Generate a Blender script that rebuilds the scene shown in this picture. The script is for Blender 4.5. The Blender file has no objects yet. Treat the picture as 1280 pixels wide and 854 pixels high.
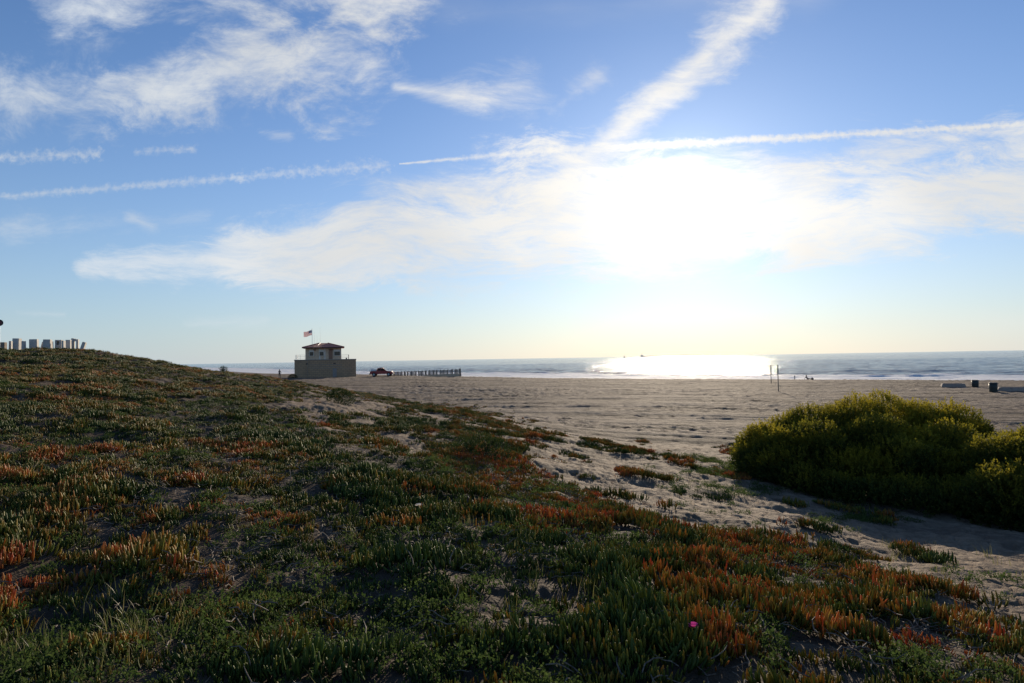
import bpy, bmesh, math, random
import numpy as np
from mathutils import Vector, Matrix
R = math.radians
sc = bpy.context.scene
COL = sc.collection

# ------------------------------------------------------------------ camera
CZ = 6.5                      # eye height above the sea
F = 853.3                     # focal length in photo pixels (24 mm on 36 mm)
PITCH, ROLL = R(1.44), R(0.95)
fw = Vector((0, math.cos(PITCH), math.sin(PITCH)))
r0 = Vector((1, 0, 0)); u0 = Vector((0, -math.sin(PITCH), math.cos(PITCH)))
rt = r0*math.cos(ROLL) - u0*math.sin(ROLL)
up = u0*math.cos(ROLL) + r0*math.sin(ROLL)
cam_d = bpy.data.cameras.new('camera'); cam = bpy.data.objects.new('camera', cam_d); COL.objects.link(cam)
cam_d.lens = 24; cam_d.sensor_width = 36; cam_d.clip_start = .05; cam_d.clip_end = 200000
M3 = Matrix((rt, up, -fw)).transposed()
cam.matrix_world = Matrix.Translation((0, 0, CZ)) @ M3.to_4x4()
sc.camera = cam

def ray(px, py): return fw + rt*((px-640)/F) - up*((py-427)/F)
def at(px, py, Y):
    d = ray(px, py); k = Y/d.y
    return Vector((d.x*k, Y, CZ + d.z*k))
def project(X, Y, Z):
    dz = Z-CZ
    a = X*rt.x+Y*rt.y+dz*rt.z; b = X*up.x+Y*up.y+dz*up.z; c = X*fw.x+Y*fw.y+dz*fw.z
    c = np.maximum(c, 1e-3)
    return 640+F*a/c, 427-F*b/c

# ------------------------------------------------------------------ light
sd = ray(850, 250).normalized()
SUN_EL = math.asin(sd.z); SUN_AZ = math.atan2(sd.x, sd.y)
sun_d = bpy.data.lights.new('sun', 'SUN'); sun = bpy.data.objects.new('sun', sun_d); COL.objects.link(sun)
sun_d.energy = 5.0; sun_d.angle = R(.6); sun_d.color = (1, .84, .63)
sun.rotation_euler = (-sd).to_track_quat('-Z', 'Y').to_euler()
sc.view_settings.view_transform = 'Standard'; sc.view_settings.look = 'None'
sc.view_settings.exposure = 0.14; sc.view_settings.gamma = 1
sc.view_settings.use_curve_mapping = False

# ------------------------------------------------------------------ node helper
class NT:
    def __init__(s, tree): s.t = tree; s.n = tree.nodes; s.l = tree.links
    def new(s, ty, **kw):
        n = s.n.new(ty)
        for k, v in kw.items(): setattr(n, k, v)
        return n
    def put(s, sock, v):
        if v is None: return
        if isinstance(v, bpy.types.NodeSocket): s.l.new(v, sock)
        else: sock.default_value = v
    def m(s, op, a, b=None, c=None, clamp=False):
        n = s.new('ShaderNodeMath', operation=op, use_clamp=clamp)
        for i, v in enumerate((a, b, c)): s.put(n.inputs[i], v)
        return n.outputs[0]
    def vm(s, op, a, b=None, out=0):
        n = s.new('ShaderNodeVectorMath', operation=op)
        s.put(n.inputs[0], a); s.put(n.inputs[1], b)
        return n.outputs[out]
    def mr(s, v, a, b, c=0., d=1., smooth=True):
        n = s.new('ShaderNodeMapRange', interpolation_type='SMOOTHSTEP' if smooth else 'LINEAR')
        for i, x in enumerate((v, a, b, c, d)): s.put(n.inputs[i], x)
        return n.outputs[0]
    def xyz(s, x, y, z=0.):
        n = s.new('ShaderNodeCombineXYZ')
        for i, v in enumerate((x, y, z)): s.put(n.inputs[i], v)
        return n.outputs[0]
    def sep(s, v):
        n = s.new('ShaderNodeSeparateXYZ'); s.put(n.inputs[0], v); return n.outputs
    def noise(s, vec, scale, detail=4., rough=.55, dist=0., col=False):
        n = s.new('ShaderNodeTexNoise'); s.put(n.inputs['Vector'], vec)
        n.inputs['Scale'].default_value = scale; n.inputs['Detail'].default_value = detail
        n.inputs['Roughness'].default_value = rough; n.inputs['Distortion'].default_value = dist
        return n.outputs['Color' if col else 'Fac']
    def mix(s, f, a, b, blend='MIX'):
        n = s.new('ShaderNodeMix', data_type='RGBA', blend_type=blend)
        s.put(n.inputs[0], f)
        s.put(n.inputs[6], a if isinstance(a, bpy.types.NodeSocket) else (*a, 1)); s.put(n.inputs[7], b if isinstance(b, bpy.types.NodeSocket) else (*b, 1))
        return n.outputs[2]
    def ramp(s, f, stops):
        n = s.new('ShaderNodeValToRGB'); s.put(n.inputs[0], f)
        e = n.color_ramp.elements
        while len(e) < len(stops): e.new(.5)
        for el, (p, c) in zip(e, stops): el.position = p; el.color = (*c, 1)
        return n.outputs[0]
    def attr(s, name, ty='GEOMETRY', out='Fac'):
        n = s.new('ShaderNodeAttribute', attribute_type=ty); n.attribute_name = name
        return n.outputs[out]
    def bump(s, h, strength, dist, normal=None):
        n = s.new('ShaderNodeBump'); n.inputs['Strength'].default_value = strength
        n.inputs['Distance'].default_value = dist; s.put(n.inputs['Height'], h)
        if normal is not None: s.put(n.inputs['Normal'], normal)
        return n.outputs[0]

# ------------------------------------------------------------------ sky
w = bpy.data.worlds.new('World'); sc.world = w; w.use_nodes = True
T = NT(w.node_tree); T.n.clear()
sky = T.new('ShaderNodeTexSky', sky_type='NISHITA', sun_disc=False)
sky.sun_elevation = SUN_EL; sky.sun_rotation = SUN_AZ
sky.air_density = 1.0; sky.dust_density = .15; sky.ozone_density = 3.0; sky.altitude = 10
tc = T.new('ShaderNodeTexCoord').outputs['Generated']
D = T.vm('NORMALIZE', tc)
dx, dy, dz = T.sep(D)
front = T.mr(dy, .03, .12)
ys = T.m('MAXIMUM', dy, .03)
U = T.m('DIVIDE', dx, ys); V = T.m('DIVIDE', dz, ys)
def guv(px, py):
    d = ray(px, py); return d.x/d.y, d.z/d.y
P = T.xyz(U, V)
# warped wispy noises; the streaks lean slightly up to the right
def rotscale(ang, sx, sy):
    n = T.new('ShaderNodeMapping'); T.put(n.inputs['Vector'], P)
    n.inputs['Rotation'].default_value = (0, 0, ang); n.inputs['Scale'].default_value = (sx, sy, 1)
    return n.outputs[0]
warp = T.noise(P, 3.0, 3, .5, col=True)
wv = T.vm('SCALE', T.vm('SUBTRACT', warp, (.5, .5, .5)), None); wv.node.inputs['Scale'].default_value = .10
Pw = T.vm('ADD', P, wv)
def stretched(ang, sx, sy, scale, detail, rough, dist=0.):
    n = T.new('ShaderNodeMapping'); T.put(n.inputs['Vector'], Pw)
    n.inputs['Rotation'].default_value = (0, 0, ang); n.inputs['Scale'].default_value = (sx, sy, 1)
    return T.noise(n.outputs[0], scale, detail, rough, dist)
n_wisp = stretched(-.12, 1.0, 3.4, 5.5, 10, .72, .4)       # long streaks
n_puff = stretched(.5, 1.0, 1.7, 9.0, 9, .66, .3)         # mottled cirrus
n_fine = T.noise(P, 95.0, 4, .6)                          # contrail curls
n_broad = stretched(-.1, 1, 2.2, 2.0, 4, .5)
def stroke(a, b, wa, wb, noise, gain, amt, op, soft=1.0):
    ax, ay = guv(*a); bx, by = guv(*b)
    ex, ey = bx-ax, by-ay; L2 = ex*ex+ey*ey
    qx = T.m('SUBTRACT', U, ax); qy = T.m('SUBTRACT', V, ay)
    t = T.m('DIVIDE', T.m('ADD', T.m('MULTIPLY', qx, ex), T.m('MULTIPLY', qy, ey)), L2, clamp=True)
    t = T.m('DIVIDE', T.m('ADD', T.m('MULTIPLY', qx, ex), T.m('MULTIPLY', qy, ey)), L2)
    t = T.m('MINIMUM', T.m('MAXIMUM', t, 0.), 1.)
    cx = T.m('SUBTRACT', qx, T.m('MULTIPLY', t, ex)); cy = T.m('SUBTRACT', qy, T.m('MULTIPLY', t, ey))
    d = T.m('SQRT', T.m('ADD', T.m('MULTIPLY', cx, cx), T.m('MULTIPLY', cy, cy)))
    wd = T.m('MULTIPLY_ADD', t, (wb-wa)/F, wa/F)
    k = T.m('SUBTRACT', 1., T.m('DIVIDE', d, wd))          # 1 in the core, 0 at the half width
    v = T.m('ADD', T.m('MULTIPLY', k, gain), T.m('MULTIPLY', T.m('SUBTRACT', noise, .5), amt))
    s = T.mr(v, 0., soft)
    return T.m('MULTIPLY', s, op)
S = []
# big cirrus bank
S += [stroke((110, 332), (470, 322), 26, 50, n_wisp, 1.5, 5.2, .80, 1.6),
      stroke((300, 322), (760, 262), 54, 115, n_wisp, 1.7, 5., .94, 1.6),
      stroke((470, 240), (720, 225), 30, 80, n_wisp, 1.0, 3.2, .6, 1.7),
      stroke((700, 265), (1000, 262), 112, 90, n_wisp, 2., 4.2, .94, 1.5),
      stroke((980, 292), (1420, 205), 62, 78, n_wisp, 1.8, 4.6, .93, 1.4),
      stroke((1080, 190), (1400, 180), 36, 48, n_wisp, 1.1, 5., .75, 1.5),
      stroke((150, 345), (520, 340), 12, 20, n_wisp, 1.2, 2.0, .4, 1.6)]
# upper left mottled cloud
S += [stroke((-60, 120), (230, 118), 60, 52, n_puff, 1.2, 4.4, .80, 1.8),
      stroke((180, 115), (430, 60), 70, 92, n_puff, 1.3, 4.4, .86, 1.8),
      stroke((60, -20), (480, 0), 66, 80, n_puff, 1.1, 4.6, .8, 1.8),
      stroke((340, 140), (430, 100), 34, 34, n_puff, .6, 4.8, .5, 1.8),
      stroke((80, 60), (150, 58), 46, 46, n_puff, .6, 4.8, .4, 1.8),
      stroke((570, 118), (650, 112), 26, 50, n_wisp, 1.0, 3.0, .80, 1.9),
      stroke((495, 108), (600, 125), 8, 28, n_wisp, 1.1, 2.4, .75, 1.6),
      stroke((690, 138), (745, 95), 16, 22, n_puff, .7, 3.8, .6, 1.8),
      stroke((560, 20), (1000, -10), 50, 50, n_broad, .8, 3.4, .28, 1.9),
      stroke((325, 165), (360, 169), 8, 10, n_wisp, .7, 3.4, .5, 1.4),
      stroke((100, 160), (130, 140), 20, 24, n_puff, .6, 4.4, .4, 1.8),
      stroke((-30, 290), (50, 286), 34, 20, n_puff, .9, 3.4, .6, 1.7),
      stroke((40, 285), (260, 270), 22, 12, n_wisp, .7, 4.0, .35, 1.7),
      stroke((165, 272), (190, 284), 11, 13, n_puff, .8, 3.2, .6, 1.6),
      stroke((172, 190), (242, 186), 6, 8, n_fine, .9, 2.6, .5, 1.5),
      stroke((22, 391), (80, 393), 7, 5, n_wisp, .9, 3.0, .4, 1.7),
      stroke((235, 407), (330, 400), 9, 12, n_wisp, .8, 3.2, .35, 1.7),
      stroke((960, 408), (1300, 404), 20, 30, n_broad, .8, 2.6, .3, 1.8)]
# contrails
S += [stroke((955, 10), (700, 226), 46, 18, n_puff, 1.7, 4.2, .9, 1.8),
      stroke((-60, 251), (300, 222), 6, 8, n_fine, 1.2, 3.2, .48, 1.6),
      stroke((290, 222), (480, 207), 8, 12, n_fine, 1.0, 3.6, .45, 1.6),
      stroke((-60, 200), (122, 192), 10, 11, n_fine, 1.0, 3.0, .62, 1.6),
      stroke((500, 205), (700, 187), 1.5, 9, n_fine, 1.3, 2.6, .8, 1.6),
      stroke((690, 188), (1000, 172), 8, 7, n_fine, 1.5, 2.6, .92, 1.5),
      stroke((1000, 172), (1284, 155), 7, 5.5, n_fine, 1.4, 2.8, .9, 1.5)]
inv = None
for s_ in S:
    o = T.m('SUBTRACT', 1., s_)
    inv = o if inv is None else T.m('MULTIPLY', inv, o)
n_in = stretched(-.14, 1., 4.5, 11., 8, .7, .3)
dens = T.m('MULTIPLY', T.m('MULTIPLY', T.m('SUBTRACT', 1., inv), T.mr(n_in, .34, .58, .70, 1.)), front)
# forward scattering of sunlight: strong in cloud, faint in the air
sdv = T.new('ShaderNodeCombineXYZ'); [T.put(sdv.inputs[i], sd[i]) for i in range(3)]
cosg = T.vm('DOT_PRODUCT', D, sdv.outputs[0], out='Value')
ang = T.m('ARCCOSINE', T.m('MINIMUM', cosg, .99999))       # radians from the sun
def lobe(sig): return T.m('EXPONENT', T.m('MULTIPLY', T.m('DIVIDE', ang, sig), -1.))
g1 = lobe(.043); g2 = lobe(.24)
cl_b = T.m('ADD', T.m('ADD', T.m('MULTIPLY', g1, 1.1), T.m('MULTIPLY', g2, .36)), .72)
shade = T.mr(n_broad, .35, .65, .9, 1.04)
cl_b = T.m('MULTIPLY', cl_b, shade)
cl_c = T.mix(T.mr(ang, .1, .9, 0, 1), (1.0, .97, .915), (.88, .94, 1.0))
bgc = T.new('ShaderNodeBackground'); T.put(bgc.inputs['Color'], cl_c); T.put(bgc.inputs['Strength'], cl_b)
hzf = T.m('MULTIPLY', T.m('EXPONENT', T.m('MULTIPLY', T.m('ABSOLUTE', dz), -7.)), 1.)
bgs = T.new('ShaderNodeBackground'); T.put(bgs.inputs['Color'], T.mix(1., sky.outputs[0], (.72, .88, 1.12), 'MULTIPLY')); bgs.inputs['Strength'].default_value = .108
glo = T.new('ShaderNodeBackground'); glo.inputs['Color'].default_value = (1, .96, .88, 1)
T.put(glo.inputs['Strength'], T.m('ADD', T.m('MULTIPLY', g1, .55), T.m('MULTIPLY', g2, .07)))
ad = T.new('ShaderNodeAddShader'); T.l.new(bgs.outputs[0], ad.inputs[0]); T.l.new(glo.outputs[0], ad.inputs[1])
hz = T.new('ShaderNodeBackground'); T.put(hz.inputs['Color'], T.mix(T.mr(ang, .15, .95), (1.0, .94, .87), (.74, .87, 1.0))); T.put(hz.inputs['Strength'], T.mr(ang, .1, .8, .74, .62))
mh = T.new('ShaderNodeMixShader'); T.put(mh.inputs[0], T.m('MULTIPLY', hzf, .8)); T.l.new(ad.outputs[0], mh.inputs[1]); T.l.new(hz.outputs[0], mh.inputs[2]); ad = mh
mx = T.new('ShaderNodeMixShader'); T.put(mx.inputs[0], dens); T.l.new(ad.outputs[0], mx.inputs[1]); T.l.new(bgc.outputs[0], mx.inputs[2])
wo = T.new('ShaderNodeOutputWorld'); T.l.new(mx.outputs[0], wo.inputs[0])

# ------------------------------------------------------------------ numpy noise
def _hash(ix, iy, seed):
    h = (ix.astype(np.int64)*374761393 + iy.astype(np.int64)*668265263 + seed*974634777) & 0xffffffff
    h = ((h ^ (h >> 13))*1274126177) & 0xffffffff
    h = h ^ (h >> 16)
    return (h & 0xffff)/65535.0
def vn(x, y, seed=0):
    x = np.asarray(x, float); y = np.asarray(y, float)
    ix = np.floor(x); iy = np.floor(y); fx = x-ix; fy = y-iy
    fx = fx*fx*fx*(fx*(fx*6-15)+10); fy = fy*fy*fy*(fy*(fy*6-15)+10)
    a = _hash(ix, iy, seed); b = _hash(ix+1, iy, seed); c = _hash(ix, iy+1, seed); d = _hash(ix+1, iy+1, seed)
    return (a*(1-fx)+b*fx)*(1-fy)+(c*(1-fx)+d*fx)*fy
def fbm(x, y, seed=0, oct=4, g=.5):
    s = 0; a = 1; t = 0
    for i in range(oct):
        cth, sth = math.cos(.7*i), math.sin(.7*i)
        s = s + a*vn((x*cth-y*sth)*2**i+17.3*i, (x*sth+y*cth)*2**i-9.1*i, seed+i); t += a; a *= g
    return s/t                                         # 0..1, mean .5
def sstep(v, a, b):
    t = np.clip((v-a)/(b-a), 0, 1); return t*t*(3-2*t)

# ------------------------------------------------------------------ terrain
SHORE = np.array([(-1500, 2600), (-400, 850), (-137, 390), (-60, 285), (-12, 235), (21, 180), (56, 160), (98, 132), (135, 112), (230, 75), (500, -40), (900, -220)], float)
def shore_d(X, Y):          # signed distance to the waterline, positive inland
    best = np.full(X.shape, 1e9); sg = np.ones(X.shape)
    for i in range(len(SHORE)-1):
        a = SHORE[i]; b = SHORE[i+1]; e = b-a; L = e@e
        qx, qy = X-a[0], Y-a[1]
        t = np.clip((qx*e[0]+qy*e[1])/L, 0, 1)
        d = np.hypot(qx-t*e[0], qy-t*e[1])
        cr = e[0]*qy-e[1]*qx
        m = d < best
        best = np.where(m, d, best); sg = np.where(m, np.where(cr > 0, -1, 1), sg)
    return best*sg
CP = []
def cp(px, py, Y): p = at(px, py, Y); CP.append((p.x, p.y, p.z-CZ))
for x, y, z in [(0,.6,-1.6),(-1,.6,-1.58),(1,.6,-1.64),(0,1.5,-1.6),(-1.5,1.2,-1.52),(1.5,1.2,-1.72),(-2.2,2,-1.5),(2.2,2,-1.82)]: CP.append((x, y, z))
for a in [(0,854,3.4),(320,854,3.4),(640,854,3.35),(960,854,3.5),(1280,854,3.8),(1600,900,4.2),(-300,854,3.6),
          (0,700,5.6),(0,600,8),(0,520,13.5),(0,480,20),(0,454,29),(0,441,38),(-300,442,36),(-300,560,10),
          (60,439.5,41),(110,440,42),(150,444.5,43),(200,454.5,45),(240,462.5,47),
          (200,640,7),(200,560,11),(200,500,20),(200,470,31),
          (300,640,7),(320,560,12),(310,500,24),(300,480,36),(300,471,50),(345,477.5,56),
          (400,700,5.6),(420,600,9),(430,560,13),(430,520,22),(420,498,36),(420,488,50),(480,497,46),
          (520,640,8),(520,560,15),(540,530,24),(570,516,34),
          (640,700,5.7),(640,620,9.8),(650,560,19),(650,538,26),
          (760,720,5.6),(780,640,9.5),(760,580,18.5),(720,552,27),
          (900,740,5.6),(900,665,9.0),(900,615,14.5),(880,580,20),(860,557,31),
          (1050,760,5.6),(1050,690,9.0),(1060,640,14.5),(1090,600,22),
          (1280,770,5.9),(1280,720,8.2),(1280,665,13.0),(1280,600,22),(1500,760,7.5),(1500,650,14)]: cp(*a)
for px, rel, Y in []: pass
B = [(-44,142,-3.25),(-32,140,-3.18),(-38,110,-3.2),(-30,85,-3.35),(-60,130,-3.1),(-20,150,-3.3),(-14,135,-3.2),(-25,165,-3.5),
     (-70,90,-2.4),(-100,120,-2.6),(-60,60,-.9),(-90,60,-.2),(-50,75,-2.3),(-80,170,-3.3),(-140,250,-4.0),(-150,170,-3.3),
     (-18,60,-3.5),(-5,50,-3.7),(-8,100,-3.5),(-10,130,-3.4),(-7,146,-3.6),(15.6,133,-4.2),(43.6,124,-4.5),(79.5,106,-4.6),(97,96,-4.6),
     (3,38,-3.9),(10,60,-4.2),(10,90,-4.1),(30,45,-4.5),(30,75,-4.55),(45,67,-4.6),(59,87,-4.6),(40,100,-4.55),(20,30,-4.25),(35,28,-4.5),(70,60,-4.6),(60,35,-4.6),(25,25,-4.0)]
CP += B
CP = np.array(CP)
def plog(X, Y):
    r = np.hypot(X, Y)+.05
    th = np.clip(np.arctan2(X, Y), -1.15, 1.15)
    return th*1.6, np.log(r)
def tps_fit(cp, lam=.004):
    a, b = plog(cp[:, 0], cp[:, 1]); n = len(a)
    r2 = (a[:, None]-a)**2+(b[:, None]-b)**2
    K = .5*r2*np.log(r2+1e-12); K[np.diag_indices(n)] += lam
    Pm = np.stack([np.ones(n), a, b], 1)
    A = np.block([[K, Pm], [Pm.T, np.zeros((3, 3))]])
    return a, b, np.linalg.solve(A, np.concatenate([cp[:, 2], np.zeros(3)]))
TA, TB, TW = tps_fit(CP)
def tps(X, Y):
    a, b = plog(X, Y); out = TW[-3]+TW[-2]*a+TW[-1]*b
    for i in range(len(TA)):
        r2 = (a-TA[i])**2+(b-TB[i])**2
        out = out+TW[i]*.5*r2*np.log(r2+1e-12)
    return out

# regions are described in the photograph's coordinates but applied to the ground the camera sees there
VEG = np.array([(-900,425),(60,425),(150,436),(240,456),(330,474),(352,482),(372,500),(378,520),(388,540),(420,552),(470,556),(520,566),
                (548,552),(580,545),(640,560),(672,585),(705,603),(760,622),(810,636),(870,648),(930,664),(1000,680),(1060,692),(1120,722),
                (1190,742),(1235,752),(1270,790),(1400,850),(1700,980),(1700,3000),(-900,3000)], float)
STRIPS = [  # a, b, half width: thin vegetated ridges and fringes
    ((330,476),(420,489),9),((420,487),(520,503),8),((510,503),(580,520),9),((575,518),(640,538),11),((640,540),(700,549),6),
    ((440,535),(520,528),13),((500,520),(560,545),12),((545,545),(640,560),22),((350,490),(395,492),7),((330,520),(470,560),22),
    ((735,556),(815,574),6),((860,582),(940,606),7),((905,552),(935,572),9),((800,548),(805,552),4),((835,572),(852,584),4),
    ((925,608),(1000,634),5),((1020,630),(1110,652),5),((1060,642),(1110,648),4),((700,585),(735,600),4),((1245,770),(1290,790),8),((780,592),(835,600),4),((850,612),(905,622),4),((690,566),(735,572),4),((980,655),(1040,668),4),((1120,690),(1180,704),4),((960,590),(1010,612),10)]
HOLES = [  # x, y, rx, ry
    (175,523,36,4.5),(285,577,28,6),(60,481,26,3),(205,476,30,4),(250,500,20,4),(345,508,40,5),(400,520,28,16),(505,548,34,9),(395,616,34,9),
    (560,640,42,11),(600,655,30,8),(130,665,34,16),(280,640,36,12),(230,628,22,7),(655,645,14,10),(700,690,26,9),(740,682,20,8),(95,690,30,12),
    (1060,745,34,9),(1095,785,28,14),(1060,820,26,9),(990,700,16,6),(920,705,20,8),(1000,742,22,7),(1040,735,26,6),(370,725,50,16),(470,745,42,14),
    (70,800,60,16),(240,700,46,12),(500,800,40,20),(640,830,30,14),(720,770,26,12),(1180,830,30,10),(870,700,20,7),(420,820,60,14),(520,690,26,7)]
def poly_sd(px, py, poly):
    best = np.full(px.shape, 1e9); ins = np.zeros(px.shape, bool); n = len(poly)
    for i in range(n):
        a = poly[i]; b = poly[(i+1) % n]; e = b-a
        t = np.clip(((px-a[0])*e[0]+(py-a[1])*e[1])/(e@e), 0, 1)
        best = np.minimum(best, np.hypot(px-a[0]-t*e[0], py-a[1]-t*e[1]))
        c = ((a[1] > py) != (b[1] > py))
        xx = a[0]+(py-a[1])*e[0]/(e[1] if abs(e[1]) > 1e-9 else 1e-9)
        ins ^= c & (px < xx)
    return np.where(ins, best, -best)
def veg_field(X, Y, Z):
    """0 bare sand .. 1 closed plant cover; second value: litter on the ground"""
    px, py = project(X, np.maximum(Y, .8), Z)
    n1 = fbm(X*.9+5, Y*.9+2, 11, 4)-.5; n2 = fbm(X*.35, Y*.35, 23, 3)-.5
    # plant scale in photo pixels at that spot
    k = np.clip(F/np.maximum(Y, 2.)/40, .15, 4)
    sd_ = poly_sd(px, py, VEG)+ n1*60*np.clip(k, .25, 1) + n2*30*np.clip(k, .2, 1)
    v = sstep(sd_, -2*k, 5*k)
    for (a, b, hw) in STRIPS:
        ex, ey = b[0]-a[0], b[1]-a[1]
        t = np.clip(((px-a[0])*ex+(py-a[1])*ey)/(ex*ex+ey*ey), 0, 1)
        d = np.hypot((px-a[0]-t*ex)*.6, py-a[1]-t*ey)
        v = np.maximum(v, .92*sstep(hw-d+n1*hw*3.6, -1, hw*.5+1))
    for (hx, hy, rx, ry) in HOLES:
        d = np.hypot((px-hx)/rx, (py-hy)/ry) + n1*1.6
        v = v*(1-.9*(1-sstep(d, .55, .95)))
    gap = fbm(X*1.7+31, Y*1.7-7, 41, 4)
    v = v*sstep(gap, .27, .35)
    far = sstep(Y, 60, 75)
    v = np.where(X < -14-.1*Y, v, v*(1-far))
    litter = sstep(sd_, -1*k, 14*k)
    return v, litter
def height(X, Y, fine=True):
    X = np.asarray(X, float); Y = np.asarray(Y, float)
    d = shore_d(X, Y)
    z = tps(X, Y)
    r = np.hypot(X, Y)
    z = np.where(r > 260, np.minimum(z, -4.2), z)
    ramp = -6.5+.06*np.clip(d, 0, 400)+.03*np.minimum(d, 0)
    ramp = np.maximum(ramp, -9.5)
    z = -np.logaddexp(-z*6, -ramp*6)/6                       # smooth minimum
    z = np.maximum(z, -9.5)
    dune = 1-sstep(tps_mask(X, Y), -.2, .2)
    near = sstep(r, .5, 3)
    z = z+dune*near*((fbm(X*.45, Y*.45, 3, 3)-.5)*.34*sstep(r, 2, 14)+(fbm(X*1.5, Y*1.5, 7, 3)-.5)*.13)
    z = z+(1-dune)*(fbm(X*.12, Y*.12, 13, 3)-.5)*.12*sstep(d, 4, 30)
    return z+CZ
def tps_mask(X, Y):     # >0 on the raked beach, <0 on the dune
    # dune foot polyline seen from above
    FX = np.array([-400, -90, -40, -19, -8.5, -2.8, 2.5, 7.8, 9.5, 14, 40, 90])
    FY = np.array([90, 78, 62, 50, 42, 35.5, 29, 30.5, 29, 27, 26, 25])
    return (Y-np.interp(X, FX, FY))/6.0

def grid_sheet(name, TH, RR, zfun):
    t, r = np.meshgrid(TH, RR); X = r*np.sin(t); Y = r*np.cos(t)
    Z = zfun(X, Y); nr, nt = X.shape
    co = np.stack([X, Y, Z], -1).reshape(-1, 3)
    i = np.arange(nr*nt).reshape(nr, nt)
    q = np.stack([i[:-1, :-1], i[:-1, 1:], i[1:, 1:], i[1:, :-1]], -1).reshape(-1, 4)[:, ::-1]
    return mesh_np(name, co, q), X, Y, Z
def mesh_np(name, co, quads=None, tris=None):
    me = bpy.data.meshes.new(name)
    me.vertices.add(len(co)); me.vertices.foreach_set('co', np.ascontiguousarray(co, dtype=np.float32).ravel())
    fs = []; st = []; off = 0
    if quads is not None and len(quads): fs.append(quads.ravel()); st.append(np.arange(len(quads))*4); off = len(quads)*4
    if tris is not None and len(tris): fs.append(tris.ravel()); st.append(np.arange(len(tris))*3+off)
    lv = np.concatenate(fs).astype(np.int32); ls = np.concatenate(st).astype(np.int32)
    me.loops.add(len(lv)); me.loops.foreach_set('vertex_index', lv)
    me.polygons.add(len(ls)); me.polygons.foreach_set('loop_start', ls)
    me.update(calc_edges=True); me.validate()
    return me
def set_attr(me, name, vals, domain='POINT', ty='FLOAT'):
    a = me.attributes.new(name, ty, domain)
    a.data.foreach_set('value' if ty == 'FLOAT' else 'vector', np.asarray(vals, dtype=np.float32).ravel())
def smooth(me): me.polygons.foreach_set('use_smooth', np.ones(len(me.polygons), bool))
def link(name, me, mat=None, parent=None, loc=None, rot=None):
    o = bpy.data.objects.new(name, me); COL.objects.link(o)
    if mat is not None and me is not None: me.materials.clear(); me.materials.append(mat)
    if parent is not None: o.parent = parent
    if loc is not None: o.location = loc
    if rot is not None: o.rotation_euler = rot
    return o
def tag(o, label=None, cat=None, group=None, kind=None):
    for k, v in (('label', label), ('category', cat), ('group', group), ('kind', kind)):
        if v: o[k] = v
    return o

def new_mat(name):
    m = bpy.data.materials.new(name); m.use_nodes = True
    t = NT(m.node_tree); bs = m.node_tree.nodes['Principled BSDF']
    return m, t, bs
def plain(name, col, rough=.7, metal=0., var=.12, scale=6., spec=.5, dirt=None):
    m, t, bs = new_mat(name)
    oc = t.new('ShaderNodeTexCoord').outputs['Object']
    n = t.noise(oc, scale, 5, .6)
    a = tuple(c*(1-var) for c in col); b = tuple(min(1, c*(1+var)) for c in col)
    c = t.mix(t.mr(n, .3, .7), a, b)
    if dirt:
        n2 = t.noise(oc, scale*.37, 6, .7); c = t.mix(t.mr(n2, .5, .72, 0, .7), c, dirt)
    t.put(bs.inputs['Base Color'], c); bs.inputs['Roughness'].default_value = rough; bs.inputs['Metallic'].default_value = metal
    bs.inputs['Specular IOR Level'].default_value = spec
    return m

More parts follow.
